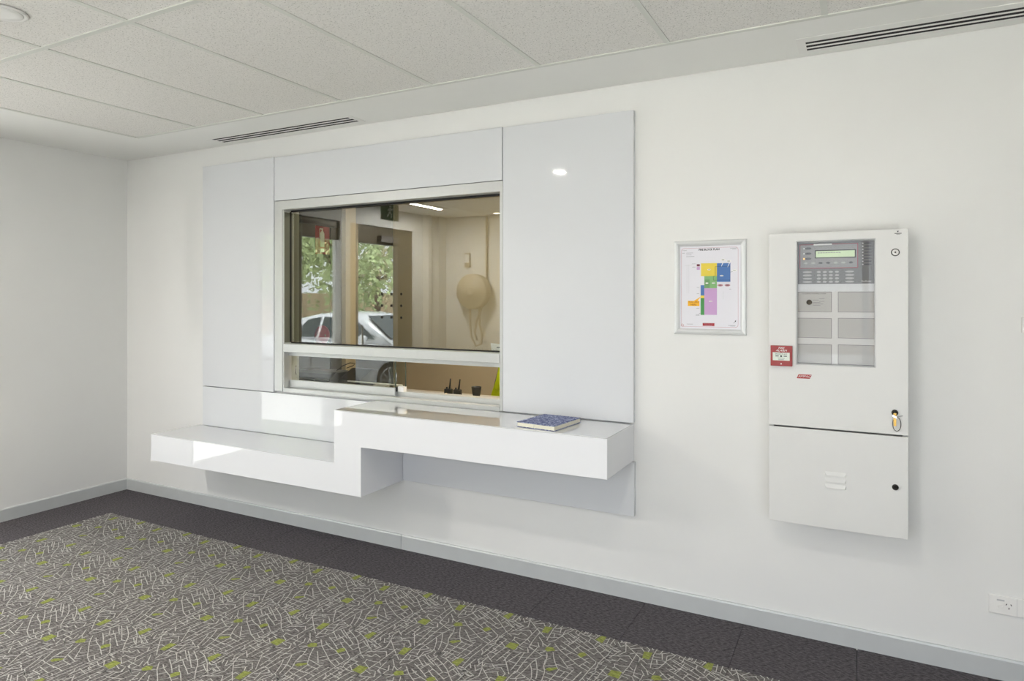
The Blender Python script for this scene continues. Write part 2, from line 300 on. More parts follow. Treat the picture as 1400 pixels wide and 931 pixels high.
STREETS = [(-0.015,0.068,0.037,0.088),(-0.002,0.016,0.025,0.054),(0.025,0.054,0.039,0.021),(0.057,0.081,0.039,0.021),(0.042,0.131,0.079,0.108),(0.079,0.108,0.103,0.134),(0.022,0.169,0.049,0.173),(0.049,0.173,0.052,0.147),(0.052,0.147,0.088,0.159),(0.105,0.194,0.105,0.153),(0.105,0.153,0.106,0.070),(0.136,0.204,0.132,0.153),(0.132,0.153,0.129,0.100),(-0.001,0.181,0.026,0.195),(0.043,0.199,0.081,0.200),(0.081,0.200,0.110,0.191),(0.110,0.191,0.128,0.208),(0.046,0.198,0.052,0.222),(0.052,0.222,0.048,0.231),(0.021,0.231,0.018,0.266),(0.018,0.266,0.015,0.319),(0.015,0.319,0.011,0.359),(0.011,0.359,0.002,0.401),(0.100,0.256,0.101,0.223),(0.101,0.223,0.105,0.194),(0.101,0.223,0.146,0.225),(0.146,0.225,0.170,0.226),(-0.015,0.230,0.018,0.233),(-0.006,0.184,0.049,0.173),(0.050,0.301,0.041,0.344),(0.041,0.344,0.038,0.395),(0.038,0.395,0.037,0.419),(0.078,0.312,0.072,0.364),(0.072,0.364,0.067,0.416),(0.096,0.299,0.094,0.335),(0.094,0.335,0.092,0.378),(0.092,0.378,0.096,0.401),(0.012,0.396,0.053,0.429),(-0.011,0.288,0.024,0.302),(0.024,0.302,0.050,0.301),(0.013,0.269,0.045,0.294),(0.143,0.246,0.136,0.204),(0.141,0.247,0.176,0.260),(0.176,0.260,0.227,0.283),(0.016,0.475,-0.006,0.442),(0.015,0.103,0.037,0.088),(-0.003,0.148,0.042,0.131),(0.108,0.258,0.139,0.255),(0.139,0.255,0.161,0.287),(0.018,0.368,0.029,0.337),(0.001,0.327,0.020,0.330),(-0.001,0.269,0.018,0.266),(0.028,0.344,0.004,0.332),(0.076,0.338,0.089,0.331),(0.073,0.370,0.097,0.376),(0.008,0.163,0.031,0.095),(0.019,-0.018,0.036,0.019),(0.036,0.019,0.094,0.072),(0.094,0.072,0.132,0.105),(0.132,0.105,0.168,0.134),(0.176,-0.021,0.174,0.048),(0.174,0.048,0.184,0.126),(0.184,0.126,0.190,0.156),(0.203,-0.014,0.199,0.028),(0.199,0.028,0.182,0.038),(0.255,-0.005,0.292,0.014),(0.292,0.014,0.312,0.025),(0.312,0.025,0.327,0.010),(0.132,0.170,0.132,0.119),(0.132,0.119,0.141,0.100),(0.146,0.146,0.180,0.181),(0.180,0.181,0.197,0.214),(0.161,0.191,0.183,0.225),(0.187,0.255,0.217,0.239),(0.080,0.090,0.096,0.075),(0.036,0.019,0.035,-0.011),(0.174,0.131,0.233,0.107),(0.200,0.164,0.223,0.139),(0.223,0.139,0.233,0.100),(0.233,0.100,0.238,0.087),(0.238,0.087,0.230,0.033),(0.230,0.033,0.251,0.011),(0.238,0.087,0.292,0.126),(0.292,0.126,0.288,0.138),(0.292,0.126,0.302,0.111),(0.302,0.111,0.311,0.086),(0.262,0.048,0.302,0.071),(0.302,0.071,0.348,0.100),(0.348,0.100,0.392,0.128),(0.285,0.036,0.327,0.058),(0.327,0.058,0.364,0.078),(0.364,0.078,0.396,0.101),(0.396,0.101,0.425,0.130),(0.425,0.130,0.473,0.173),(0.473,0.173,0.493,0.187),(0.281,0.006,0.317,0.029),(0.317,0.029,0.347,0.034),(0.347,0.034,0.381,0.050),(0.381,0.050,0.423,0.074),(0.423,0.074,0.457,0.101),(0.457,0.101,0.494,0.125),(0.251,0.131,0.294,0.154),(0.294,0.154,0.334,0.178),(0.334,0.178,0.355,0.192),(0.301,0.104,0.344,0.128),(0.344,0.128,0.383,0.146),(0.383,0.146,0.424,0.168),(0.330,0.142,0.366,0.167),(0.366,0.167,0.392,0.179),(0.392,0.179,0.427,0.203),(0.427,0.203,0.452,0.220),(0.233,0.166,0.278,0.207),(0.278,0.207,0.315,0.231),(0.315,0.231,0.346,0.251),(0.346,0.251,0.387,0.278),(0.265,0.170,0.300,0.190),(0.300,0.190,0.336,0.202),(0.336,0.202,0.359,0.208),(0.359,0.208,0.402,0.229),(0.402,0.229,0.436,0.246),(0.291,0.250,0.321,0.277),(0.321,0.277,0.343,0.301),(0.257,0.237,0.280,0.280),(0.280,0.280,0.303,0.315),(0.183,0.186,0.213,0.203),(0.213,0.203,0.216,0.176),(0.234,0.255,0.245,0.274),(0.245,0.274,0.259,0.315),(0.259,0.315,0.265,0.344),(0.260,0.220,0.282,0.199),(0.282,0.199,0.294,0.180),(0.315,0.225,0.333,0.203),(0.361,0.250,0.377,0.229),(0.402,0.229,0.414,0.207),(0.452,0.220,0.458,0.241),(0.424,0.168,0.433,0.139),(0.433,0.139,0.425,0.130),(0.467,0.224,0.473,0.173),(0.473,0.173,0.482,0.144),(0.462,0.221,0.486,0.226),(0.476,0.219,0.488,0.183),(0.347,0.034,0.353,-0.021),(0.280,0.028,0.281,0.006),(0.381,0.036,0.395,-0.022),(0.425,0.066,0.466,0.083),(0.461,0.060,0.462,0.001),(0.430,0.057,0.461,0.060),(0.461,0.060,0.481,0.075),(0.418,0.089,0.454,0.109),(0.454,0.109,0.494,0.125),(0.363,-0.002,0.395,0.009),(0.348,0.100,0.357,0.076),(0.386,0.151,0.395,0.127),(0.395,0.127,0.412,0.124),(0.308,0.081,0.311,0.059),(0.332,0.173,0.344,0.128),(0.364,0.078,0.363,0.046),(0.294,0.154,0.307,0.108),(0.278,0.207,0.293,0.174),(0.459,0.100,0.443,0.146),(0.481,0.101,0.480,0.157),(0.071,0.045,0.115,0.015),(0.147,0.016,0.147,0.076),(0.386,0.278,0.405,0.288),(0.405,0.288,0.449,0.305),(0.449,0.305,0.456,0.232),(0.449,0.305,0.446,0.363),(0.446,0.363,0.439,0.431),(0.439,0.431,0.441,0.487),(0.484,0.282,0.475,0.320),(0.475,0.320,0.471,0.371),(0.471,0.371,0.470,0.404),(0.338,0.294,0.362,0.319),(0.362,0.319,0.385,0.310),(0.305,0.317,0.327,0.347),(0.327,0.347,0.339,0.352),(0.252,0.309,0.266,0.355),(0.266,0.355,0.289,0.395),(0.289,0.395,0.296,0.424),(0.296,0.424,0.303,0.454),(0.339,0.352,0.371,0.354),(0.371,0.354,0.398,0.357),(0.334,0.343,0.334,0.388),(0.334,0.388,0.332,0.433),(0.332,0.433,0.334,0.464),(0.391,0.321,0.385,0.372),(0.385,0.372,0.382,0.407),(0.382,0.407,0.378,0.457),(0.426,0.323,0.420,0.370),(0.420,0.370,0.417,0.405),(0.417,0.405,0.416,0.437),(0.416,0.437,0.408,0.468),(0.347,0.398,0.380,0.397),(0.380,0.397,0.417,0.400),(0.296,0.397,0.335,0.399),(0.335,0.399,0.361,0.402),(0.303,0.426,0.337,0.431),(0.337,0.431,0.379,0.435),(0.303,0.454,0.348,0.457),(0.348,0.457,0.364,0.459),(0.398,0.431,0.416,0.437),(0.214,0.456,0.260,0.476),(0.233,0.469,0.212,0.457),(0.156,0.450,0.154,0.402),(0.154,0.402,0.150,0.345),(0.150,0.345,0.145,0.304),(0.175,0.477,0.183,0.447),(0.183,0.447,0.179,0.401),(0.179,0.401,0.176,0.355),(0.176,0.355,0.178,0.300),(0.178,0.300,0.178,0.256),(0.178,0.256,0.178,0.224),(0.145,0.304,0.159,0.291),(0.159,0.291,0.140,0.257),(0.090,0.358,0.095,0.318),(0.095,0.318,0.100,0.278),(0.143,0.242,0.185,0.265),(0.185,0.265,0.226,0.284),(0.204,0.450,0.207,0.409),(0.207,0.409,0.208,0.368),(0.208,0.368,0.213,0.324),(0.213,0.324,0.226,0.284),(0.226,0.284,0.244,0.277),(0.216,0.328,0.237,0.364),(0.237,0.364,0.252,0.391),(0.252,0.391,0.268,0.428),(0.268,0.428,0.277,0.456),(0.211,0.372,0.231,0.402),(0.231,0.402,0.255,0.452),(0.255,0.452,0.262,0.470),(0.183,0.447,0.206,0.449),(0.238,0.399,0.252,0.391),(0.252,0.391,0.284,0.397),(0.139,0.339,0.192,0.326),(0.192,0.326,0.215,0.317),(0.478,0.452,0.482,0.440),(0.446,0.363,0.462,0.376),(0.462,0.376,0.470,0.404),(0.462,0.354,0.492,0.360),(0.461,0.310,0.500,0.312),(0.252,0.309,0.269,0.285),(0.271,0.353,0.310,0.326),(0.337,0.283,0.353,0.263),(0.362,0.252,0.382,0.221),(0.171,0.376,0.190,0.360),(0.160,0.405,0.184,0.398),(0.432,0.077,0.469,0.068),(0.466,0.225,0.474,0.288),(0.474,0.288,0.455,0.318),(0.487,0.401,0.476,0.443),(0.459,0.282,0.476,0.253),(0.478,0.442,0.484,0.415),(0.422,0.078,0.413,0.112),(0.454,0.076,0.500,0.103),(0.468,0.098,0.498,0.068),(0.035,0.457,0.064,0.445),(0.064,0.445,0.087,0.466),(0.110,0.451,0.147,0.483),(0.087,0.466,0.112,0.450),(0.320,0.488,0.320,0.446),(0.423,0.461,0.434,0.445),(-0.019,0.083,0.024,0.099),(0.462,0.468,0.465,0.442),(0.324,0.472,0.336,0.458),(0.441,0.020,0.444,0.063),(0.019,0.402,0.015,0.466),(0.015,-0.001,0.013,0.020),(0.303,-0.013,0.303,0.019),(0.334,-0.003,0.333,0.019),(0.341,0.026,0.363,0.019),(0.249,0.052,0.294,0.081),(0.294,0.081,0.327,0.099),(0.272,0.093,0.303,0.112),(0.368,0.027,0.375,0.013),(0.193,0.034,0.233,0.002),(0.206,0.026,0.218,0.069),(0.233,0.090,0.247,0.048),(0.247,0.048,0.256,0.030),(0.256,0.030,0.262,0.003),(0.290,0.075,0.301,0.052),(0.301,0.052,0.301,0.025),(0.301,0.025,0.304,-0.003),(0.330,0.103,0.340,0.087),(0.267,0.136,0.284,0.114),(0.420,0.056,0.408,0.057),(0.414,0.024,0.438,0.021),(0.403,0.057,0.401,0.091),(0.465,0.022,0.483,0.047),(-0.003,0.440,0.019,0.407),(0.007,0.360,0.037,0.366),(0.013,0.487,0.090,0.447),(0.390,0.332,0.304,0.316),(0.130,0.278,0.020,0.246),(0.250,0.182,0.206,0.274),(0.093,0.382,0.163,0.479),(0.417,0.237,0.400,0.285),(0.096,0.313,0.153,0.296),(0.451,0.284,0.408,0.262),(0.110,0.018,0.147,0.067),(0.327,0.347,0.280,0.380),(0.133,0.302,0.110,0.406),(0.153,0.391,0.114,0.391),(0.086,-0.002,0.058,0.039),(0.100,0.249,0.052,0.222),(0.120,0.419,0.070,0.450),(0.215,0.057,0.176,0.064),(0.077,0.263,0.051,0.301),(0.237,0.078,0.179,0.086),(0.208,0.117,0.197,0.084),(0.380,0.273,0.354,0.310),(0.057,0.082,0.033,0.134),(0.106,0.068,0.147,0.073),(0.363,0.354,0.359,0.398)]
GREENS = [[(0.045,0.294),(0.048,0.25),(0.093,0.246),(0.096,0.299)],[(0.214,0.234),(0.214,0.209),(0.24,0.198),(0.26,0.22),(0.232,0.243)],[(0.36,0.205),(0.366,0.183),(0.383,0.174),(0.4,0.187),(0.384,0.22)],[(0.386,0.047),(0.4,-0.001),(0.424,-0.007),(0.424,0.063)],[(0.137,0.099),(0.129,0.043),(0.166,0.035),(0.167,0.097)],[(0.284,0.378),(0.286,0.362),(0.322,0.34),(0.328,0.349),(0.305,0.381)]]

# ================================================================== THE ROOM SHELL
XR, YB, CE = 9.215, -4.46, 2.7
OX0, OX1, OZ0, OZ1 = 1.715, 3.532, .918, 2.25          # pass-through window opening
# floor slab with carpet tiles
floor = struct('floor', box(0, XR, YB, 0, -.2, -.012), 'conc', origin=(0, 0, 0))
PX, PY, YT = .485, .467, -.437
def plain_tile(wx, wy):
    bm = bmn(); bx(bm, .0006, wx-.0006, -wy+.0006, -.0006, -.012, 0)
    bmesh.ops.bevel(bm, geom=[e for e in bm.edges if all(v.co.z > -.001 for v in e.verts)], offset=.0015, segments=1, affect='EDGES')
    return bm
def clip(x0, y0, x1, y1, W, H):
    t0, t1 = 0., 1.; dx, dy = x1-x0, y1-y0
    for p_, q_ in ((-dx, x0), (dx, W-x0), (-dy, y0), (dy, H-y0)):
        if abs(p_) < 1e-9:
            if q_ < 0: return None
        else:
            r_ = q_/p_
            if p_ < 0: t0 = max(t0, r_)
            else: t1 = min(t1, r_)
    return None if t0 >= t1 else (x0+t0*dx, y0+t0*dy, x0+t1*dx, y0+t1*dy)
def patterned_tile():
    bm = plain_tile(PX, PY); hw = .0019
    for (a, b_, c_, d_) in STREETS:
        for i in (-1, 0, 1):
            for j in (-1, 0, 1):
                s = clip(a+i*PX, b_+j*PY, c_+i*PX, d_+j*PY, PX-.003, PY-.003)
                if not s or s[0] < .002 and s[2] < .002: continue
                x0, y0, x1, y1 = s; L = math.hypot(x1-x0, y1-y0)
                if L < .004: continue
                nx, ny = -(y1-y0)/L*hw, (x1-x0)/L*hw; ex, ey = (x1-x0)/L*.0012, (y1-y0)/L*.0012
                f = bm.faces.new([bm.verts.new(p) for p in ((x0-ex+nx, -(y0-ey+ny), .0005), (x0-ex-nx, -(y0-ey-ny), .0005), (x1+ex-nx, -(y1+ey-ny), .0005), (x1+ex+nx, -(y1+ey+ny), .0005))])
                f.material_index = 1
    for poly in GREENS:
        for j in (0, 1):
            q = [(min(max(x, .001), PX-.001), min(max(y+j*PY, .001), PY-.001)) for x, y in poly]
            if max(p[1] for p in q)-min(p[1] for p in q) < .012: continue
            f = bm.faces.new([bm.verts.new((x, -y, .0009)) for x, y in q]); f.material_index = 2
    for f in bm.faces:
        f.normal_update()
        if f.material_index and f.normal.z < 0: f.normal_flip()
    return bm
def tile_mesh(name, bm, mats):
    me = bpy.data.meshes.new(name); bm.to_mesh(me); bm.free()
    for x in mats: me.materials.append(M[x])
    return me
def place(name, me, parent, loc):
    o = bpy.data.objects.new(name, me); C.objects.link(o); o.parent = parent; o.location = loc; return o
tp = tile_mesh('patterned_tile', patterned_tile(), ['carpet_base', 'yarn', 'yarn_green'])
tb = tile_mesh('border_tile', plain_tile(PX, PY), ['carpet_dark'])
tf = tile_mesh('border_tile_cut', plain_tile(PX, -YT), ['carpet_dark'])
tl = tile_mesh('border_tile_last', plain_tile(PX, YB*-1+YT-8*PY), ['carpet_dark'])
for i in range(19):
    place('carpet_tile', tf, floor, (i*PX, 0, 0))
    for j in range(8):
        inner = 1 <= i <= 17 and j <= 6
        place('carpet_tile', tp if inner else tb, floor, (i*PX, YT-j*PY, 0))
    place('carpet_tile', tl, floor, (i*PX, YT-8*PY, 0))

# walls
bm = bmn()
bx(bm, 0, OX0, 0, .12, 0, CE+.1); bx(bm, OX1, XR, 0, .12, 0, CE+.1); bx(bm, OX0, OX1, 0, .12, 0, OZ0); bx(bm, OX0, OX1, 0, .12, OZ1, CE+.1)
struct('wall_front', bm, 'wall')
GY0, GY1, GZ = -1.42, -3.83, 2.46                       # glazed entry in the left wall
bm = bmn()
bx(bm, -.14, 0, GY0, .12, 0, CE+.1); bx(bm, -.14, 0, YB-.14, GY1, 0, CE+.1); bx(bm, -.14, 0, GY1, GY0, GZ, CE+.1)
struct('wall_left', bm, 'wall')
BX0, BX1, BZ0, BZ1 = 3.2, 7.6, .15, 2.35  # opening of an added, unseen window that lights the front wall
bm = bmn()
bx(bm, 0, BX0, YB-.14, YB, 0, CE+.1); bx(bm, BX1, XR, YB-.14, YB, 0, CE+.1); bx(bm, BX0, BX1, YB-.14, YB, 0, BZ0); bx(bm, BX0, BX1, YB-.14, YB, BZ1, CE+.1)
struct('wall_back', bm, 'wall')
struct('wall_right', box(XR, XR+.14, YB-.14, .12, 0, CE+.1), 'wall')
bm = bmn(); bx(bm, .0, .10, -4.13, -4.05, 0, CE); bx(bm, 0, .12, YB, -4.27, 0, CE)
struct('trim_1', bm, 'facade_l')
# skirting
sk = bmn(); prism(sk, [(0, 0), (-.013, 0), (-.013, .082), (-.009, .09), (0, .09)], 'x', .013, 2.7985); struct('baseboard_front', sk, 'skirt')
sk = bmn(); prism(sk, [(0, 0), (-.013, 0), (-.013, .082), (-.009, .09), (0, .09)], 'x', 2.8015, XR); struct('baseboard_front.001', sk, 'skirt')
sk = bmn(); prism(sk, [(0, 0), (.013, 0), (.013, .082), (.009, .09), (0, .09)], 'y', GY0, -.013); struct('baseboard_left', sk, 'skirt')
# ceiling: slab, plaster margins, lay-in tiles on exposed tees
GX, GYY, TW, TL = .838, -.460, .6265, 1.25
NX, NY = 12, 3
XE, YE = GX+NX*TW, GYY-NY*TL
ceil = bmn(); bx(ceil, -.14, XR+.14, YB-.14, .12, CE+.1, CE+.3)
g_ = .005
bx(ceil, g_, XR-g_, GYY, -g_, CE, CE+.1); bx(ceil, g_, GX, YE, GYY, CE, CE+.1); bx(ceil, XE, XR-g_, YE, GYY, CE, CE+.1)
if YE > YB: bx(ceil, g_, XR-g_, YB+g_, YE, CE, CE+.1)
ceiling = struct('ceiling', ceil, 'margin', origin=(0, 0, CE))
bm = bmn(); bx(bm, .004, TW-.004, -TL+.004, -.004, .002, .016); tm = tile_mesh('ceiling_tile', bm, ['tile'])
for i in range(NX):
    for j in range(NY): place('ceiling_tile', tm, ceiling, (GX+i*TW, GYY-j*TL, 0))
bm = bmn(); bx(bm, -.012, .012, -NY*TL, 0, -.0015, .002); tb_ = tile_mesh('ceiling_cross_tee', bm, ['tbar'])
for i in range(NX+1): place('ceiling_tee', tb_, ceiling, (GX+i*TW, GYY, 0))
bm = bmn(); bx(bm, 0, NX*TW, -.012, .012, -.003, .002); tb2 = tile_mesh('ceiling_main_tee', bm, ['tbar'])
for j in range(NY+1): place('ceiling_tee', tb2, ceiling, (GX, GYY-j*TL, 0))

# ceiling linear slot diffusers
def diffuser(x0, x1, y0, y1, sx0, sx1, sy0, sy1, label):
    t = thing('slot_diffuser', label, 'air vent', ((x0+x1)/2, (y0+y1)/2, CE), 'slot diffusers in the ceiling margin')
    f = bmn(); z0, z1 = CE-.0026, CE-.0005
    bx(f, x0, x1, y0, sy0, z0, z1); bx(f, x0, x1, sy1, y1, z0, z1); bx(f, x0, sx0, sy0, sy1, z0, z1); bx(f, sx1, x1, sy0, sy1, z0, z1)
    obj('diffuser_frame', f, 'white', t)
    obj('slot_interior', box(sx0, sx1, sy0, sy1, CE-.0012, CE-.0005), 'slotdark', t)
    h = (sy1-sy0)/5
    for k in (1, 3): obj('blade', box(sx0, sx1, sy0+k*h+.003, sy0+(k+1)*h-.003, CE-.0026, CE-.0013), 'white', t)
diffuser(1.235, 2.56, -.205, -.062, 1.27, 2.525, -.19, -.084, 'short white ceiling vent with three black slots above the window panels')
diffuser(5.10, 7.6, -.255, -.06, 5.135, 7.56, -.20, -.088, 'long white ceiling vent with three black slots above the fire panel')
# flush round ceiling fittings
def ring_fitting(name, x, y, r, label, cat, lensmat, watt=1):
    t = thing(name, label, cat, (x, y, CE))
    obj('rim', lathe(bmn(), (x, y, CE), (0, 0, -1), [(0, r), (.004, r), (.007, r*.93), (.004, r*.84)], 40), 'white', t)
    obj('lens', lathe(bmn(), (x, y, CE-.0045), (0, 0, -1), [(0, r*.8), (.002, r*.78), (.003, r*.5)], 32), lensmat, t)
    if lensmat == 'lamp' and watt:
        l = bpy.data.lights.new('downlight_lamp', 'AREA'); l.shape = 'DISK'; l.size = r*1.5; l.energy = LAMP_W; l.color = (1, .95, .87)
        lo = bpy.data.objects.new('downlight_lamp', l); C.objects.link(lo); lo.location = (0, 0, -.012); lo.parent = t
    return t
ring_fitting('ceiling_speaker', 2.365, -1.995, .085, 'round pale ceiling fitting at the top left corner of the photo', 'speaker', 'margin')
ring_fitting('downlight', 2.98, -2.12, .06, 'lit round downlight mirrored as a spot in the gloss panel', 'ceiling light', 'lamp')
ring_fitting('downlight', 1.05, -4.27, .06, 'lit round downlight mirrored at the top right of the window glass', 'ceiling light', 'lamp', 0)
ring_fitting('downlight', 4.75, -2.12, .06, 'added unseen downlight above the camera for fill light', 'ceiling light', 'lamp')  # extra lamp, unseen, put in to even out the room light
t = thing('strip_light', 'narrow lit ceiling strip between dark slots mirrored in the window glass', 'ceiling light', (.60, -3.25, CE))
obj('light_tray', box(.46, .78, -3.6, -2.9, CE-.005, CE), 'margin', t)
obj('lens', box(.59, .65, -3.56, -2.96, CE-.009, CE-.005), 'strip_lens', t)
sl_ = bpy.data.lights.new('strip_lamp', 'AREA'); sl_.shape = 'RECTANGLE'; sl_.size = .06; sl_.size_y = .6; sl_.energy = STRIP_W; sl_.color = (1, .96, .9)
so_ = bpy.data.objects.new('strip_lamp', sl_); C.objects.link(so_); so_.location = (.02, -.01, -.013); so_.parent = t
for xx in (.50, .72): obj('dark_slot', box(xx-.014, xx+.014, -3.58, -2.92, CE-.007, CE-.005), 'slotdark', t)

# ================================================================== ENTRY GLAZING (behind the photographer's left shoulder, mirrored in the glass)
d1 = bmn(); yA, yB = GY0, GY1
bx(d1, -.10, -.02, yB, yA, 2.24, GZ); bx(d1, -.10, -.02, yB, yA, 0, .06)
bx(d1, -.10, -.02, yA-.05, yA, .06, 2.24); bx(d1, -.10, -.02, yB, -3.52, .06, 2.24)
door = struct('window_2', d1, 'facade')
obj('centre_post', box(-.11, .01, -2.57, -2.40, 0, 2.46), 'facade_l', door)
obj('side_post', box(-.11, .0, -2.72, -2.57, 0, 2.46), 'beige', door)
obj('glass_pane', box(-.064, -.056, -2.40, yA-.05, .06, 2.24), 'glass_out', door)
obj('glass_pane', box(-.064, -.056, -3.52, -2.72, .06, 2.24), 'glass_out', door)
obj('door_closer', box(-.02, .05, -3.45, -3.1, 2.27, 2.34), 'grey_metal', door)
obj('pull_handle', tube(bmn(), [(-.05, -2.8, 1.25), (.0, -2.8, 1.22), (.0, -2.8, .9), (-.05, -2.8, .87)], .012), 'chrome', door)
fb = bmn(); n = 4  # added back window, unseen, a soft fill source for the front wall
for k in range(n+1):
    xx = BX0+k*(BX1-BX0)/n; bx(fb, max(BX0, xx-.03), min(BX1, xx+.03), YB-.10, YB-.03, BZ0, BZ1)
bx(fb, BX0, BX1, YB-.10, YB-.03, BZ0, BZ0+.05); bx(fb, BX0, BX1, YB-.10, YB-.03, BZ1-.05, BZ1)
w3 = struct('fill_window', fb, 'facade')
for k in range(n):
    xx = BX0+k*(BX1-BX0)/n; obj('glass_pane', box(xx+.03, xx+(BX1-BX0)/n-.03, YB-.068, YB-.062, BZ0+.05, BZ1-.05), 'glass_out', w3)
# exit sign hanging inside the entry
t = thing('exit_sign', 'green running man exit sign hanging by the entry, mirrored in the glass', 'sign', (.66, -2.48, 2.42))
obj('sign_panel', box(.655, .665, -2.64, -2.33, 2.44, 2.625), 'green_sign', t)
obj('frame_rail', box(.65, .67, -2.65, -2.32, 2.432, 2.44), 'white', t)
obj('hanger', box(.64, .68, -2.60, -2.37, 2.625, 2.70), 'white', t)
b = bmn(); yc = -2.485; X = .668
lathe(b, (X-.002, yc+.004, 2.595), (1, 0, 0), [(0, .012), (.002, .012)], 12)
for pts in ([(yc, 2.575), (yc+.012, 2.53)], [(yc+.012, 2.53), (yc-.02, 2.505), (yc-.012, 2.47)], [(yc+.012, 2.53), (yc+.035, 2.50), (yc+.055, 2.475)], [(yc, 2.572), (yc-.03, 2.555), (yc-.045, 2.57)], [(yc, 2.572), (yc+.03, 2.56), (yc+.04, 2.54)]):
    tube(b, [(X, a, z) for a, z in pts], .008, 6)
bx(b, .665, .668, yc-.075, yc-.066, 2.46, 2.61)
obj('running_man', b, 'white_sign', t)
# hose reel with its cover on the back wall
Y = YB
t = thing('hose_reel', 'round fire hose reel on the back wall, faint reflection in the window', 'hose reel', (.65, Y, 1.2))
obj('drum', lathe(bmn(), (.65, Y, 1.65), (0, 1, 0), [(0, .08), (.05, .08), (.05, .235), (.06, .24), (.19, .24), (.2, .23), (.205, .06), (.22, .05)], 32), 'hosegrey', t)
pts = [(.60, Y+.14, 1.42), (.59, Y+.12, 1.2), (.60, Y+.1, 1.02), (.67, Y+.09, .90), (.75, Y+.09, .93), (.77, Y+.1, 1.05), (.73, Y+.1, 1.2), (.74, Y+.12, 1.42)]
obj('hose', tube(bmn(), pts, .014), 'hosegrey', t)
obj('hose', tube(bmn(), [(.78, Y+.12, 1.44), (.70, Y+.13, 1.25), (.66, Y+.11, 1.08), (.69, Y+.1, .98)], .014), 'hosegrey', t)
obj('supply_pipe', tube(bmn(), [(.80, Y+.03, 1.66), (.80, Y+.03, 2.69)], .014), 'hosegrey', t)
t = thing('control_box', 'slim double box on the back wall above the hose reel', 'switch', (.48, Y, 1.99))
obj('cover', box(.44, .53, Y, Y+.03, 1.99, 2.19), 'hosegrey', t, bevel=.004)
obj('lid', box(.45, .52, Y+.03, Y+.036, 2.05, 2.17), 'white', t)

# ================================================================== GLOSS PANELS AROUND THE WINDOW
PF = -.03
def panel(x0, x1, z0, z1, label):
    o = obj('wall_panel', box(x0, x1, PF, 0, z0, z1), 'laminate', bevel=.0012, seg=1)
    return tag(o, label, 'wall panel', 'gloss panels round the window')
panel(.966, 1.709, .914, 2.559, 'tall white gloss panel left of the window')
panel(1.715, 3.529, 2.252, 2.556, 'wide white gloss panel above the window head')
panel(3.535, 4.305, .926, 2.553, 'tall white gloss panel between window and framed plan')
panel(.966, 2.622, .618, .908, 'low white gloss panel behind the lower bench, under the window')
panel(2.828, 4.309, .44, .721, 'white gloss panel strip below the raised counter')
# stepped counter
ct = thing('reception_counter', 'white gloss stepped wall counter, low bench left and high shelf right', 'counter', (2.6, -.2, .435))
prof = [(.935, .433), (2.824, .437), (2.824, .722), (4.30, .726), (4.30, .921), (2.623, .921), (2.623, .617), (.935, .617)]
def inset(px, d=0): return px
obj('counter_body', prism(bmn(), [prof[0], (2.824, .437), (2.824, .722), (4.30, .726), (4.30, .916), (2.623, .916), (2.623, .612), (.935, .612)], 'y', -.42, -.002), 'solid', ct, bevel=.0012, seg=1)
obj('counter_top', box(2.623, 4.30, -.42, PF, .9165, .9215), 'top', ct, bevel=.0008, seg=1)
obj('bench_top', box(.935, 2.6225, -.42, PF, .6125, .6165), 'top', ct, bevel=.0008, seg=1)

# notebook
t = thing('notebook', 'blue speckled hardcover notebook lying on the raised counter', 'notebook', (3.92, -.25, .9215))
def quad(s=0): 
    q = [(3.800, -.372), (4.020, -.396), (4.048, -.118), (3.834, -.106)]
    c = Vector((3.926, -.248)); return [tuple(c+(Vector(p)-c)*(1-s)) for p in q]
obj('back_cover', prism(bmn(), quad(), 'z', .922, .9245), 'cloth', t)
obj('page_block', prism(bmn(), quad(.025), 'z', .9245, .9445), 'pages', t)
obj('front_cover', prism(bmn(), quad(), 'z', .9445, .947), 'cloth', t)
obj('ribbon', prism(bmn(), [(3.90, -.395), (3.903, -.395), (3.903, -.375), (3.90, -.375)], 'z', .933, .936), 'white', t)

# ================================================================== PASS-THROUGH WINDOW
b = bmn()
bx(b, OX0, OX1, -.027, .118, 2.188, 2.248)             # head
win = struct('window_1', b, 'alu')
b = bmn(); bx(b, OX0, 1.790, -.027, .118, .925, 2.188); bx(b, 1.790, 1.80, -.022, .118, .925, 2.188); obj('frame_jamb', b, 'alu', win)
b = bmn(); bx(b, 3.520, OX1, -.027, .118, .925, 2.188); bx(b, 3.510, 3.520, -.022, .118, .925, 2.188); obj('frame_jamb', b, 'alu', win)
obj('transom', box(1.80, 3.51, -.027, .118, 1.199, 1.255), 'alu', win, bevel=.0015, seg=1)
obj('transom_lip', box(1.80, 3.51, .022, .09, 1.170, 1.199), 'alu', win)
b = bmn(); bx(b, 1.80, 3.51, -.027, .02, .923, .948); bx(b, 1.80, 3.51, .02, .055, .923, .940); bx(b, 1.80, 3.51, .055, .118, .923, .976)
obj('sill_track', b, 'alu', win)
obj('reveal_shade_strip', box(1.8001, 1.8012, -.018, .030, 1.262, 2.17), 'reveal_shade', win)  # thin strips that paint the dark reflection onto the jamb reveal
obj('reveal_shade_strip', box(1.8001, 1.8012, .067, .117, 1.262, 2.17), 'reveal_shade', win)
obj('reveal_shade_strip', box(1.8001, 1.8012, .045, .059, 1.262, 2.17), 'reveal_shade', win)
obj('upper_pane', box(1.802, 3.508, .060, .066, 1.257, 2.186), 'glass', win)
g = bmn(); bx(g, 1.80, 3.51, .040, .059, 2.176, 2.1875); bx(g, 1.80, 3.51, .044, .059, 1.2552, 1.263)
bx(g, 1.8002, 1.803, .030, .045, 1.263, 2.176); bx(g, 3.505, 3.51, .045, .059, 1.263, 2.176)
obj('gasket', g, 'gasket', win)
obj('sliding_pane', box(1.812, 2.718, .036, .041, 1.0, 1.168), 'glass_low', win)
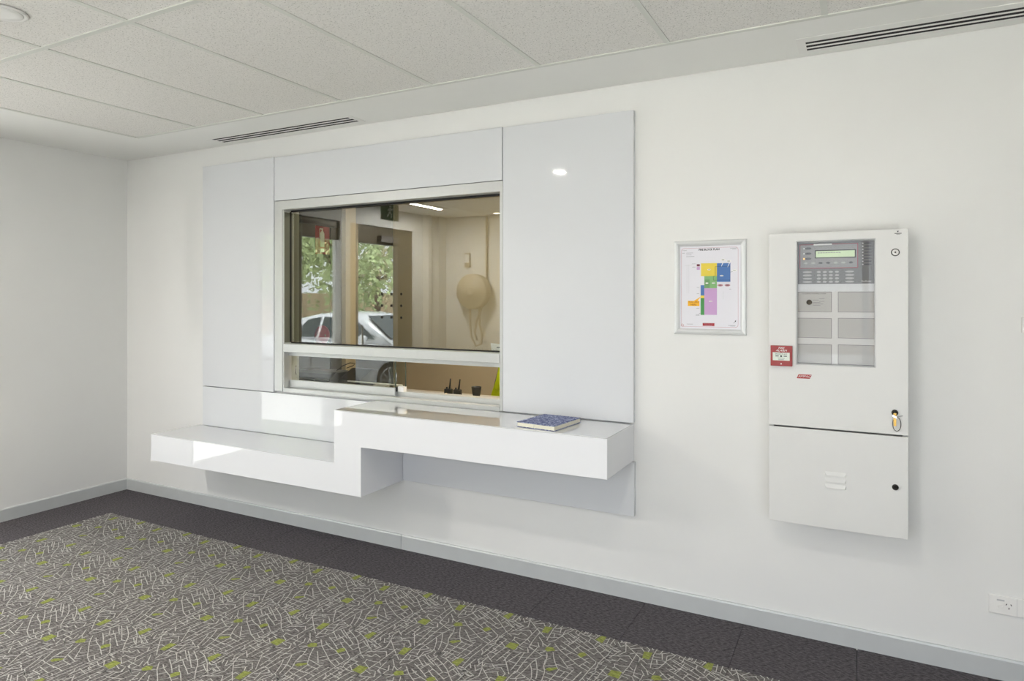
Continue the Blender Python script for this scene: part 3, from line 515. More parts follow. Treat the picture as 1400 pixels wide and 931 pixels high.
obj('bottom_rail', box(1.806, 2.720, .026, .050, .948, 1.0), 'alu', win, bevel=.001, seg=1)
obj('sliding_pane', box(2.64, 2.772, .070, .075, .978, 1.168), 'glass_low', win)
obj('pane_edge', box(2.716, 2.720, .035, .042, 1.0, 1.168), 'glass_edge', win)
obj('pane_edge', box(2.7715, 2.7745, .069, .076, .986, 1.168), 'glass_edge', win)
obj('latch', box(2.728, 2.775, .046, .080, .975, 1.008), 'white', win, bevel=.002)
obj('latch_slot', box(2.720, 2.729, .04, .07, .975, 1.004), 'gasket', win)
for xx in (1.86, 2.735):
    obj('finger_pull', tube(bmn(), [(xx, .032, 1.10), (xx, .026, 1.09), (xx, .026, 1.05), (xx, .032, 1.04)], .003, 6), 'chrome', win)
for xx in (2.592, 2.669, 2.748):
    for zz in (1.448, 1.524, 1.599):
        rb = bmn(); tube(rb, [(xx+.0066*math.cos(a), .058, zz+.0066*math.sin(a)) for a in [k*math.pi/8 for k in range(16)]], .0022, 6, closed=True)
        lathe(rb, (xx, .0592, zz), (0, 1, 0), [(0, .0058), (.0005, .0058)], 12)
        obj('speech_hole', rb, 'darkmetal', win)
t = obj('notice_card', prism(bmn(), [(3.405, 1.2635), (3.50, 1.2635), (3.50, 1.300), (3.398, 1.305)], 'y', .069, .074), 'white')
tag(t, 'small white card standing on the window transom at the right', 'card')
o = obj('printed_mark', box(3.44, 3.49, .0676, .0688, 1.278, 1.285), 'darkprint', t)

# ================================================================== OFFICE BEHIND THE WINDOW
OXL, OXR, OYB = 1.05, 5.2, 2.165
struct('wall_office_back', box(OXL-.1, OXR+.1, OYB, OYB+.1, 0, CE+.1), 'beige')
struct('wall_office_left', box(OXL-.1, OXL, .12, OYB, 0, CE+.1), 'charcoal_wall')
struct('wall_office_right', box(OXR, OXR+.1, .12, OYB, 0, CE+.1), 'beige')
struct('ceiling_office', box(OXL-.1, OXR+.1, .12, OYB+.1, CE, CE+.3), 'margin')
struct('floor_office', box(OXL-.1, OXR+.1, .12, OYB+.1, -.2, 0), 'carpet_dark')
struct('trim_2', box(OXL, OXL+.05, 1.39, 1.53, 0, CE), 'beige')
t = thing('office_fill_light', 'added long fill light in the back office, unseen above the window head', 'ceiling light', (3.6, 1.0, CE))  # added lamp, unseen, brightens the beige office wall
obj('light_body', box(2.9, 4.9, .9, 1.1, CE-.05, CE), 'white', t); obj('lens', box(2.92, 4.88, .92, 1.08, CE-.056, CE-.05), 'lamp_bright', t)
# desk
t = thing('office_desk', 'grey office desk running along behind the serving window', 'desk', (2.9, .5, 0))
obj('desk_top', box(1.3, 4.4, .13, .85, .835, .86), 'desk', t, bevel=.002)
for xx in (1.34, 4.3): obj('leg', box(xx, xx+.06, .2, .8, 0, .835), 'grey_metal', t)
# two radios in chargers
def radio(x, y, label, lean):
    t = thing('two_way_radio', label, 'radio', (x, y, .86), 'radios on the office desk')
    obj('charger', prism(bmn(), [(x-.04, y-.04), (x+.04, y-.04), (x+.032, y+.04), (x-.032, y+.04)], 'z', .86, .905), 'black', t, bevel=.006)
    obj('radio_body', box(x-.028, x+.026, y-.018, y+.018, .90, .952), 'black', t, bevel=.009, seg=3)
    obj('antenna', tube(bmn(), [(x+.008, y, .948), (x+.012+lean*.3, y, .985), (x+.014+lean, y, 1.022)], [.007, .0055, .0045], 8), 'black', t)
    obj('volume_knob', cyl(bmn(), (x-.014, y, .95), (x-.014, y, .963), .006), 'black', t)
radio(2.852, .45, 'black two-way radio, left one seen through the open hatch', .002)
radio(2.925, .45, 'black two-way radio, right one seen through the open hatch', .006)
# black cup
t = obj('desk_cup', lathe(bmn(), (3.062, .47, .86), (0, 0, 1), [(0, .026), (.055, .024), (.075, .029), (.113, .034), (.117, .034), (.116, .029), (.06, .02)], 24), 'black')
tag(t, 'black flared cup on the office desk right of the radios', 'cup')
# cream cloth heap
bm = bmn(); bmesh.ops.create_icosphere(bm, subdivisions=3, radius=1)
for v in bm.verts:
    v.co = Vector((v.co.x*.085, v.co.y*.06, max(0, v.co.z)*.078*(1+.1*math.sin(9*v.co.x)))); v.co += Vector((2.895, .33, .86))
for f in bm.faces: f.smooth = True
tag(obj('dust_cloth', bm, 'cream'), 'cream cloth heaped on the desk in front of the radios', 'cloth')
# chair back with hi-vis jacket
t = thing('office_chair', 'grey framed office chair behind the desk at the hatch edge', 'chair', (3.060, .95, 0))
for xx in (2.885, 3.240):
    obj('back_post', tube(bmn(), [(xx-.06, .98, .42), (xx+.0, .99, .8), (xx+.11, 1.0, 1.22)], .009), 'grey_metal', t)
obj('backrest', box(3.020, 3.300, .99, 1.008, .95, 1.20), 'black', t, bevel=.01)
obj('seat', box(2.860, 3.260, .93, 1.38, .42, .47), 'black', t, bevel=.02)
for xx in (2.890, 3.230):
    for yy in (.96, 1.34): obj('leg', cyl(bmn(), (xx, yy, 0), (xx, yy, .42), .012), 'grey_metal', t)
bm = bmn(); nu, nv = 14, 16; G = {}
for side, yy in ((0, .965), (1, 1.035)):
    for i in range(nu+1):
        for j in range(nv+1):
            s_, q = i/nu, j/nv; z = 1.225-.46*q
            x = 3.035+.30*s_ - .16*q*(1-s_) - .03*q*s_
            if side == 0: z -= .05*(1-abs(2*s_-1))*(q > .9)
            y = yy+(.012*math.sin(14*s_+3*q)+.008*math.sin(31*s_-5*q))*min(1, q*3)*(1 if side else -1)
            if j == 0: y = 1.0
            G[side, i, j] = bm.verts.new((x, y, z))
for side in (0, 1):
    for i in range(nu):
        for j in range(nv):
            f = bm.faces.new((G[side, i, j], G[side, i+1, j], G[side, i+1, j+1], G[side, i, j+1])); f.smooth = True
bmesh.ops.remove_doubles(bm, verts=bm.verts, dist=.0005)
jk = thing('hi_vis_jacket', 'bright yellow jacket hung over the office chair at the hatch edge', 'jacket', (3.080, 1.0, .9))
obj('jacket_body', bm, 'hivis', jk)
sb = bmn(); tube(sb, [(3.070, .95, 1.18), (3.010, .945, 1.06), (2.965, .95, .90)], [.032, .036, .030], 10); obj('sleeve', sb, 'hivis', jk)
# till / scanner tray behind the left pane
t = thing('label_printer', 'low black machine with silver front bar behind the left sliding pane', 'printer', (1.8, .3, .86))
obj('casing', prism(bmn(), [(.20, .86), (.44, .86), (.44, 1.03), (.27, 1.035), (.20, 1.0)], 'x', 1.61, 2.01), 'black', t, bevel=.008)
obj('silver_bar', box(1.60, 2.015, .190, .20, .984, .993), 'chrome', t)
obj('lid', prism(bmn(), [(.21, .998), (.27, 1.04), (.43, 1.036), (.43, 1.03), (.27, 1.034), (.21, .995)], 'x', 1.64, 1.98), 'grey_metal', t)
obj('button', box(1.86, 1.875, .20, .215, .978, .993), 'white', t)
t = thing('desk_phone', 'dark wedge-shaped desk phone right of the black machine', 'phone', (2.14, .36, .86))
obj('phone_base', prism(bmn(), [(.26, .86), (.46, .86), (.46, 1.055), (.40, 1.06), (.26, .99)], 'x', 2.04, 2.235), 'black', t, bevel=.006)
obj('button_strip', box(2.15, 2.23, .245, .258, .93, .955), 'orange', t)
cb = obj('cable', tube(bmn(), [(1.95, .34, 1.04), (2.0, .34, 1.075), (2.06, .36, 1.10), (2.09, .38, 1.095), (2.07, .38, 1.078), (2.025, .36, 1.06)], .003, 6), 'black')
tag(cb, 'thin black cable looping above the black machine', 'cable')
cb = obj('pen_stick', cyl(bmn(), (2.16, .22, .99), (2.62, .24, .985), .005), 'white')
tag(cb, 'thin white stick lying across the desk behind the pane', 'stick')
ob = obj('support_block', box(2.40, 2.50, .2, .26, .86, .98), 'desk'); tag(ob, 'small grey block under the white stick', 'block')
# extinguisher and sign on the dark office wall
t = thing('alarm_bell', 'round red alarm bell on the dark office wall just above the transom', 'bell', (1.05, 1.12, 1.16))
obj('backplate', cyl(bmn(), (1.05, 1.115, 1.235), (1.062, 1.115, 1.235), .05, seg=20), 'black', t)
obj('gong', lathe(bmn(), (1.062, 1.115, 1.235), (1, 0, 0), [(0, .09), (.012, .09), (.028, .078), (.038, .05), (.042, .012)], 32), 'red', t)
obj('centre_nut', cyl(bmn(), (1.104, 1.115, 1.235), (1.109, 1.115, 1.235), .009, seg=6), 'chrome', t)
t = obj('roller_blind', cyl(bmn(), (1.09, .55, 2.25), (1.09, 1.27, 2.25), .034, seg=20), 'black'); tag(t, 'rolled-up black blind high on the dark office wall', 'blind')
obj('end_bracket', box(1.05, 1.09, 1.272, 1.282, 2.215, 2.285), 'black', t)
t = obj('cable_duct', box(1.05, 1.06, 1.236, 1.244, .9, 2.21), 'black'); tag(t, 'thin black vertical cable duct beside the red extinguisher sign', 'duct')
t = thing('extinguisher_sign', 'red sign with white extinguisher symbol on the dark office wall', 'sign', (1.06, 1.135, 1.98))
obj('sign_plate', box(1.05, 1.054, 1.05, 1.225, 1.965, 2.215), 'red', t)
b = bmn(); prism(b, [(1.108, 2.03), (1.158, 2.03), (1.158, 2.15), (1.145, 2.17), (1.121, 2.17), (1.108, 2.15)], 'x', 1.054, 1.056)
bx(b, 1.054, 1.056, 1.125, 1.141, 2.17, 2.19); bx(b, 1.054, 1.056, 1.10, 1.14, 2.186, 2.196); bx(b, 1.054, 1.056, 1.098, 1.104, 2.11, 2.19)
bx(b, 1.054, 1.056, 1.112, 1.155, 1.985, 2.015)
obj('white_symbol', b, 'white_sign', t)

# ================================================================== FRAMED PLAN
Y0 = -.001
t = thing('framed_plan', 'silver framed block plan hanging between gloss panel and fire panel', 'picture', (4.688, 0, 1.397))
FX0, FX1, FZ0, FZ1, FW = 4.513, 4.861, 1.396, 1.862, .027
def rail(p0, p1, inward):
    """rounded silver rail from corner to corner with mitred ends"""
    prof_ = [(0, 0), (0, .012), (.004, .018), (.012, .021), (.020, .017), (FW, .007), (FW, 0)]
    p0, p1, n_ = Vector(p0), Vector(p1), Vector(inward); d_ = (p1-p0).normalized(); b_ = bmn(); A = []; B = []
    for u_, h_ in prof_:
        A.append(b_.verts.new(p0+n_*u_+d_*u_+Vector((0, -h_, 0)))); B.append(b_.verts.new(p1+n_*u_-d_*u_+Vector((0, -h_, 0))))
    for i in range(len(A)): b_.faces.new((A[i], B[i], B[(i+1) % len(A)], A[(i+1) % len(A)]))
    b_.faces.new(A); b_.faces.new(B[::-1]); return b_
for p0, p1, n_ in (((FX0, Y0, FZ1), (FX1, Y0, FZ1), (0, 0, -1)), ((FX0, Y0, FZ0), (FX1, Y0, FZ0), (0, 0, 1)), ((FX0, Y0, FZ0), (FX0, Y0, FZ1), (1, 0, 0)), ((FX1, Y0, FZ0), (FX1, Y0, FZ1), (-1, 0, 0))):
    obj('frame_rail', rail(p0, p1, n_), 'silver', t)
sheet = obj('plan_sheet', box(FX0+.02, FX1-.02, -.005, -.002, FZ0+.02, FZ1-.02), 'paper', t)
def patch(name, x0, x1, z0, z1, m, h=.0004):
    return obj(name, box(x0, x1, -.005-h, -.005, z0, z1), m, sheet)
Z = {'yellow_zone': (4.645, 4.722, 1.685, 1.749, 'yellowp'), 'blue_zone': (4.722, 4.786, 1.656, 1.748, 'bluep'), 'green_zone': (4.661, 4.722, 1.625, 1.685, 'greenp'),
     'pink_zone': (4.661, 4.722, 1.493, 1.625, 'pinkp'), 'blue_zone.001': (4.643, 4.661, 1.589, 1.640, 'bluep'), 'yellow_zone.001': (4.643, 4.661, 1.576, 1.589, 'yellowp'),
     'dark_green_zone': (4.643, 4.661, 1.492, 1.576, 'dgreenp'), 'maroon_square': (4.624, 4.639, 1.734, 1.745, 'maroonp'), 'pink_square': (4.624, 4.639, 1.717, 1.731, 'pinkp'),
     'red_caption': (4.653, 4.710, 1.438, 1.452, 'redp')}
for k_, (x0, x1, z0, z1, m_) in Z.items(): patch(k_, x0, x1, z0, z1, m_)
patch('green_zone.001', 4.662, 4.687, 1.626, 1.668, 'lgreenp', .0006)
# rounded border line
bpts = []
x0, x1, z0, z1, r_ = 4.547, 4.823, 1.432, 1.826, .014
for cx, cz, a0 in ((x1-r_, z1-r_, 0), (x0+r_, z1-r_, 90), (x0+r_, z0+r_, 180), (x1-r_, z0+r_, 270)):
    for k in range(7): a = math.radians(a0+k*15); bpts.append((cx+r_*math.cos(a), cz+r_*math.sin(a)))
b = bmn(); n_ = len(bpts); ccx, ccz = (x0+x1)/2, (z0+z1)/2
def ins(p, d): 
    return (p[0]-d*(1 if p[0] > ccx else -1), p[1]-d*(1 if p[1] > ccz else -1))
for i in range(n_):
    p, q = bpts[i], bpts[(i+1) % n_]; pi, qi = ins(p, .0013), ins(q, .0013)
    b.faces.new([b.verts.new((u[0], -.0054, u[1])) for u in (p, q, qi, pi)])
obj('border_line', b, 'borderp', sheet)
# callout
b = bmn(); prism(b, [(4.580, 1.536), (4.637, 1.536), (4.637, 1.562), (4.628, 1.562), (4.645, 1.584), (4.610, 1.562), (4.580, 1.562)], 'y', -.0058, -.005)
obj('callout', b, 'orangep', sheet)
lettering([('YOU ARE', (4.6085, -.006, 1.5555), .0125), ('HERE', (4.6085, -.006, 1.5425), .0125)], 'brownp', sheet)
lettering([('FIRE BLOCK PLAN', (4.684, -.0054, 1.8165), .0135, '-y', 'CENTER', .0002, .93, 0, .0004)], 'darkprint', sheet)
lettering([('LEGEND', (4.553, -.0054, 1.815), .006, '-y', 'LEFT')], 'greyprint', sheet)
def dash(b, x, z, L, h=.0014): bx(b, x, x+L, -.0066, -.005, z-h/2, z+h/2)
b = bmn()
for x, z, L in ((4.552, 1.802, .013), (4.572, 1.802, .034), (4.572, 1.793, .026), (4.572, 1.784, .040), (4.785, 1.820, .03), (4.795, 1.816, .02),
                (4.600, 1.747, .018), (4.602, 1.731, .016), (4.624, 1.629, .013), (4.624, 1.598, .012), (4.622, 1.525, .014), (4.620, 1.494, .016), (4.619, 1.489, .018),
                (4.575, 1.445, .03), (4.775, 1.443, .035), (4.785, 1.439, .022), (4.780, 1.620, .01)): dash(b, x, z, L)
obj('small_print', b, 'greyprint', sheet, kind='stuff')
b = bmn()
for x, z in ((4.684, 1.717), (4.745, 1.686), (4.706, 1.650), (4.674, 1.650), (4.692, 1.560)):
    prism(b, [(x+.009*math.cos(a)*(1 if x > 4.68 else .8), z+.0032*math.sin(a)) for a in [k*math.pi/5 for k in range(10)]], 'y', -.0062, -.005)
for x, z in ((4.752, 1.764), (4.779, 1.757), (4.806, 1.711)):
    prism(b, [(x+.012*math.cos(a), z+.005*math.sin(a)) for a in [k*math.pi/5 for k in range(10)]], 'y', -.0056, -.005)
obj('label_oval', b, 'white', sheet, kind='stuff')
b = bmn()
for x, z in ((4.738, 1.639), (4.772, 1.639)): prism(b, [(x+.014*math.cos(a), z+.006*math.sin(a)) for a in [k*math.pi/5 for k in range(10)]], 'y', -.0056, -.005)
obj('label_oval', b, 'borderp', sheet, kind='stuff')
b = bmn()
for x, z in ((4.679, 1.717), (4.740, 1.686), (4.701, 1.650), (4.687, 1.560), (4.745, 1.766), (4.745, 1.762), (4.772, 1.759), (4.772, 1.755), (4.799, 1.712), (4.732, 1.641), (4.732, 1.637), (4.766, 1.641), (4.766, 1.637)): dash(b, x, z, .012, .0012)
# dark run round the blue zone, leader arrows, north arrow
for (xa, za, xb, zb) in ((4.714, 1.731, 4.786, 1.731), (4.714, 1.686, 4.714, 1.731), (4.705, 1.684, 4.714, 1.684), (4.705, 1.665, 4.705, 1.684), (4.705, 1.664, 4.786, 1.664), (4.787, 1.702, 4.797, 1.706), (4.800, 1.453, 4.811, 1.464), (4.634, 1.496, 4.642, 1.500)):
    d = Vector((xb-xa, zb-za)).normalized(); nn = Vector((-d.y, d.x))*.0005
    prism(b, [(xa+nn.x, za+nn.y), (xb+nn.x, zb+nn.y), (xb-nn.x, zb-nn.y), (xa-nn.x, za-nn.y)], 'y', -.0068, -.005)
prism(b, [(4.806, 1.464), (4.813, 1.468), (4.811, 1.459)], 'y', -.0066, -.005)
obj('plan_lines', b, 'darkprint', sheet, kind='stuff')
b = bmn()
for x, z, dx in ((4.742, 1.742, .008), (4.772, 1.738, .008)): prism(b, [(x, z-.010), (x+.002, z-.010), (x+dx+.004, z+.010), (x+dx, z+.010)], 'y', -.0064, -.005)
obj('leader_line', b, 'white', sheet)
b = bmn(); tube(b, [(4.553+.006*math.cos(a), -.0055, 1.439+.006*math.sin(a)) for a in [k*math.pi/6 for k in range(12)]], .0008, 4, closed=True); obj('round_seal', b, 'redp', sheet)
b = bmn()
for k in range(7): dash(b, 4.658+k*.007, 1.4475, .005, .0016)
for k in range(5): dash(b, 4.665+k*.007, 1.4425, .005, .0014)
obj('caption_print', b, 'borderp', sheet)
b = bmn()
for xa, za, xb, zb in ((4.565, 1.742, 4.60, 1.742), (4.575, 1.60, 4.575, 1.742), (4.585, 1.60, 4.585, 1.742), (4.752, 1.57, 4.752, 1.61)):
    bx(b, min(xa, xb)-.0004, max(xa, xb)+.0004, -.0053, -.005, min(za, zb)-.0004, max(za, zb)+.0004)
obj('faint_outline', b, 'blank', sheet, kind='stuff')

# ================================================================== FIRE PANEL CABINET
F = -.15
CX0, CX1, CZ0, CZ1, CZM = 4.979, 5.526, .566, 1.868, .998
cab = thing('fire_panel_cabinet', 'tall pale steel fire alarm cabinet with windowed upper door', 'cabinet', ((CX0+CX1)/2, 0, CZ0))
b = bmn()
bx(b, CX0+.004, CX1-.004, F+.022, -.001, CZ0+.002, CZ0+.02); bx(b, CX0+.004, CX1-.004, F+.022, -.001, CZ1-.02, CZ1-.002)
bx(b, CX0+.004, CX0+.02, F+.022, -.001, CZ0+.02, CZ1-.02); bx(b, CX1-.02, CX1-.004, F+.022, -.001, CZ0+.02, CZ1-.02); bx(b, CX0+.02, CX1-.02, -.012, -.001, CZ0+.02, CZ1-.02)
obj('casing', b, 'cab', cab)
obj('inner_plate', box(CX0+.02, CX1-.02, -.108, -.104, CZM+.02, CZ1-.02), 'cabinner', cab)
WX0, WX1, WZ0, WZ1 = 5.094, 5.406, 1.279, 1.832
def ringplate(x0, x1, z0, z1, a0, a1, c0, c1, y0, y1):
    b_ = bmn()
    V = {}
    for y in (y0, y1):
        for k_, (x, z) in {'a': (x0, z0), 'b': (x1, z0), 'c': (x1, z1), 'd': (x0, z1), 'e': (a0, c0), 'f': (a1, c0), 'g': (a1, c1), 'h': (a0, c1)}.items(): V[k_, y] = b_.verts.new((x, y, z))
    for y in (y0, y1):
        for q in ('abfe', 'bcgf', 'cdhg', 'daeh'): b_.faces.new([V[k_, y] for k_ in q])
    for e in ('ab', 'bc', 'cd', 'da', 'ef', 'fg', 'gh', 'he'):
        b_.faces.new((V[e[0], y0], V[e[1], y0], V[e[1], y1], V[e[0], y1]))
    return b_
up = obj('upper_door', ringplate(CX0, CX1, CZM+.0035, CZ1, WX0, WX1, WZ0, WZ1, F, F+.02), 'cab', cab, bevel=.002, seg=2)
obj('window_trim', ringplate(WX0, WX1, WZ0, WZ1, WX0+.004, WX1-.004, WZ0+.004, WZ1-.004, F+.004, F+.03), 'blank', up)
obj('window_pane', box(WX0+.002, WX1-.002, F+.012, F+.015, WZ0+.002, WZ1-.002), 'glass_thin', up)
lo = obj('lower_door', box(CX0, CX1, F, F+.02, CZ0, CZM-.0035), 'cab', cab, bevel=.002, seg=2)
for zz in (.752, .779, .806):
    b = bmn(); vv = [b.verts.new(p) for p in ((5.210, F, zz-.008), (5.294, F, zz-.008), (5.288, F-.007, zz-.006), (5.216, F-.007, zz-.006), (5.210, F, zz+.010), (5.294, F, zz+.010))]
    for f in ((0, 1, 2, 3), (3, 2, 5, 4), (0, 3, 4), (1, 5, 2), (0, 4, 5, 1)): b.faces.new([vv[i] for i in f])
    obj('louvre', b, 'cab', lo)
def lock(x, z, par, dark):
    l = obj('lock_barrel', lathe(bmn(), (x, F, z), (0, -1, 0), [(0, .0125), (.004, .0125), (.006, .010), (.006, .006), (.003, .005)], 20), dark, par)
    obj('keyhole', lathe(bmn(), (x, F-.0035, z), (0, -1, 0), [(0, .0035), (.004, .0033)], 10), 'gasket', l)
lock(5.479, 1.770, up, 'white'); lock(5.477, 1.095, up, 'darkmetal'); lock(5.479, .781, lo, 'darkmetal')
lk = obj('lock_plate', lathe(bmn(), (5.479, F, 1.770), (0, -1, 0), [(0, .0165), (.0015, .016)], 20), 'darkmetal', up)
bd = obj('brand_badge', prism(bmn(), [(5.096, 1.218), (5.150, 1.218), (5.158, 1.2365), (5.104, 1.2365)], 'y', F-.001, F), 'redp', up)
lettering([('AMPAC', (5.127, F-.0012, 1.2272), .0155, '-y', 'CENTER', .0002, 1.0, .35)], 'white', bd)
b = bmn(); prism(b, [(5.488, 1.853), (5.492, 1.860), (5.484, 1.860)], 'y', F-.0006, F); lettering([b, ('MADE TO ORDER', (5.488, F-.0004, 1.850), .0035)] if False else [b], 'darkprint', up, 'corner_mark')
b = bmn(); bx(b, 5.476, 5.502, F-.0005, F, 1.848, 1.851); bx(b, 5.483, 5.497, F-.0005, F, 1.845, 1.8465); obj('corner_print', b, 'darkprint', up)
# manual call point on the door
cp = obj('call_point', box(4.988, 5.079, F-.018, F, 1.271, 1.362), 'red', cab, bevel=.002)
Yc = F-.018
obj('break_glass', prism(bmn(), [(4.9975, 1.296), (5.0685, 1.296), (5.0685, 1.332), (5.037, 1.332), (5.033, 1.329), (5.029, 1.332), (4.9975, 1.332)], 'y', Yc-.001, Yc), 'white_sign', cp)
lettering([('FIRE', (5.033, Yc-.0004, 1.3515), .013, '-y', 'CENTER', .0003, 1.1, .3), ('ALARM', (5.033, Yc-.0004, 1.3405), .013, '-y', 'CENTER', .0003, 1.1, .3)], 'white', cp)
b = bmn(); lathe(b, (5.033, Yc-.001, 1.3155), (0, -1, 0), [(0, .0045), (.0004, .0045)], 14); bx(b, 5.009, 5.023, Yc-.0014, Yc-.001, 1.3138, 1.3178); bx(b, 5.043, 5.057, Yc-.0014, Yc-.001, 1.3138, 1.3178)
lettering([b, ('BREAK GLASS', (5.033, Yc-.0013, 1.3245), .0082, '-y', 'CENTER', .0002), ('PRESS HERE', (5.033, Yc-.0013, 1.3065), .0058, '-y', 'CENTER', .0002)], 'darkprint', cp, 'printed_text')
b = bmn(); bx(b, 5.022, 5.044, Yc-.0014, Yc-.001, 1.3005, 1.302); bx(b, 5.020, 5.046, Yc-.0014, Yc-.001, 1.298, 1.2992); obj('small_print', b, 'greyprint', cp)
obj('test_point', lathe(bmn(), (5.033, Yc, 1.281), (0, -1, 0), [(0, .003), (.0006, .003)], 10), 'white', cp)
# control module
G = -.11
md = obj('control_module', box(5.098, 5.402, G, -.108, 1.640, 1.826), 'module', cab)
obj('crimson_border', ringplate(5.105, 5.340, 1.709, 1.818, 5.108, 5.337, 1.712, 1.815, G-.0004, G), 'crimson', md)
obj('membrane_field', box(5.108, 5.337, G-.0003, G, 1.712, 1.815), 'module_l', md)
obj('title_strip', box(5.163, 5.237, G-.0008, G, 1.8125, 1.8185), 'white', md)
ds = obj('display_bezel', box(5.168, 5.331, G-.0016, G, 1.7545, 1.7905), 'black', md, bevel=.0008, seg=1)
obj('display', box(5.172, 5.327, G-.0022, G-.0016, 1.7585, 1.7865), 'lcd', md)
b = bmn()
for k in range(9): bx(b, 5.180+k*.0105, 5.187+k*.0105, G-.0024, G-.0022, 1.7765, 1.780)
obj('display_text', b, 'greyprint', md)
def ell(x, z, rx, rz, name, m_, par, h=.0008):
    return obj(name, prism(bmn(), [(x+rx*math.cos(a), z+rz*math.sin(a)) for a in [k*math.pi/6 for k in range(12)]], 'y', G-h, G), m_, par)
for k, zz in enumerate((1.7995, 1.7765, 1.7535)):
    ell(5.140, zz, .014, .0052, 'button', 'keydark', md)
    ell(5.1235, zz, .0035, .0035, 'indicator_lamp', 'amber' if k == 2 else 'led', md, .0012)
for k in range(7): ell(5.131+k*.0302, 1.7335, .0085, .0045, 'button', 'keydark' if k in (2, 3, 6) else 'key', md, .0006)
for k in range(8):
    zz = 1.8155-k*.01315
    ell(5.377, zz, .015, .0036, 'status_strip', 'keydark', md); ell(5.358, zz, .0026, .0026, 'indicator_lamp', 'led', md, .0011)
for r_ in range(4):
    zz = 1.6935-r_*.0147
    ell(5.137, zz, .0195, .0042, 'key', 'key', md); ell(5.307, zz, .018, .0042, 'key', 'key', md)
    for c_ in range(4): ell(5.184+c_*.0243, zz, .0085, .0046, 'key', 'key', md)
lettering([('FireFinder', (5.372, G-.0004, 1.6505), .009)], 'white', md)
def card(x0, x1, z0, z1, kind='blank_plate'):
    o_ = obj(kind, box(x0, x1, -.1115, -.108, z0, z1), 'blank', cab)
    obj('plate_edge', ringplate(x0-.002, x1+.002, z0-.002, z1+.002, x0, x1, z0, z1, -.1105, -.108), 'greyprint', o_)
    return o_
wp = card(5.095, 5.234, 1.517, 1.603, 'warning_plate')
for a in ((5.263, 5.402, 1.517, 1.603), (5.095, 5.234, 1.400, 1.485), (5.263, 5.402, 1.402, 1.487), (5.095, 5.234, 1.285, 1.368), (5.263, 5.402, 1.286, 1.370)): card(*a)
kn = obj('rotary_knob', lathe(bmn(), (5.145, -.1115, 1.558), (0, -1, 0), [(0, .012), (.004, .0115), (.010, .009), (.0105, .004)], 20), 'black', wp)
lettering([('OCCUPANT WARNING SYSTEM', (5.164, -.1118, 1.596), .0068)], 'darkprint', wp)
b = bmn()
for x, z, L in ((5.185, 1.573, .022), (5.160, 1.567, .024), (5.185, 1.561, .022), (5.160, 1.556, .03), (5.160, 1.550, .042), (5.160, 1.544, .03)): bx(b, x, x+L, -.112, -.1115, z, z+.0016)
obj('small_print', b, 'greyprint', wp)
# keys hanging from the upper door lock
kr = thing('key_ring', 'looped key ring hanging from the middle lock of the cabinet', 'keys', (5.48, F-.014, 1.02))
ko = obj('key', box(5.472, 5.482, F-.014, F-.0115, 1.040, 1.094), 'brass', kr)
obj('key', prism(bmn(), [(5.466, 1.082), (5.482, 1.072), (5.486, 1.078), (5.470, 1.088)], 'y', F-.018, F-.016), 'chrome', kr)
obj('ring', tube(bmn(), [(5.484+.015*math.sin(a), F-.010-.004*math.cos(a), 1.048+.030*math.cos(a)) for a in [k*math.pi/12 for k in range(24)]], .0013, 6, closed=True), 'darkmetal', kr)
obj('tag', tube(bmn(), [(5.478, F-.016, 1.074), (5.490, F-.018, 1.082), (5.505, F-.018, 1.086)], .0015, 6), 'chrome', kr)

# ================================================================== WALL FITTINGS AT THE RIGHT
t = thing('power_outlet', 'white double power outlet low on the wall below the cabinet', 'outlet', (5.90, 0, .27))
obj('plate', box(5.822, 5.985, -.009, 0, .271, .347), 'white', t, bevel=.003, seg=2)
for x in (5.862, 5.958):
    obj('rocker_switch', box(x-.009, x+.009, -.0145, -.009, .298, .310), 'white', t, bevel=.002)
    b = bmn(); bx(b, x-.013, x+.013, -.0095, -.009, .3255, .332); obj('switch_label', b, 'blank', t)
for x0 in (5.889,):
    for dx, dz, a in ((-.0075, .011, .5), (.0085, .011, -.5), (.001, -.004, 0)):
        c_, s_ = math.cos(a), math.sin(a); q = [(-.0014, -.0038), (.0014, -.0038), (.0014, .0038), (-.0014, .0038)]
        obj('socket_slot', prism(bmn(), [(x0+dx+u*c_+v_*s_, .304+dz-u*s_+v_*c_) for u, v_ in q], 'y', -.0096, -.009), 'gasket', t)
obj('seam', box(5.9165, 5.9175, -.0094, -.009, .274, .344), 'blank', t)
t = thing('wall_controller', 'small white wall controller cut off at the right photo edge', 'switch', (5.99, 0, 1.435))
obj('cover', box(5.933, 6.05, -.02, 0, 1.435, 1.499), 'white', t, bevel=.003)
obj('screen', box(5.96, 6.02, -.0215, -.02, 1.455, 1.485), 'blank', t)

# ================================================================== OUTSIDE
struct('ground', box(-40, 30, -45, 12, -.35, -.15), 'conc')
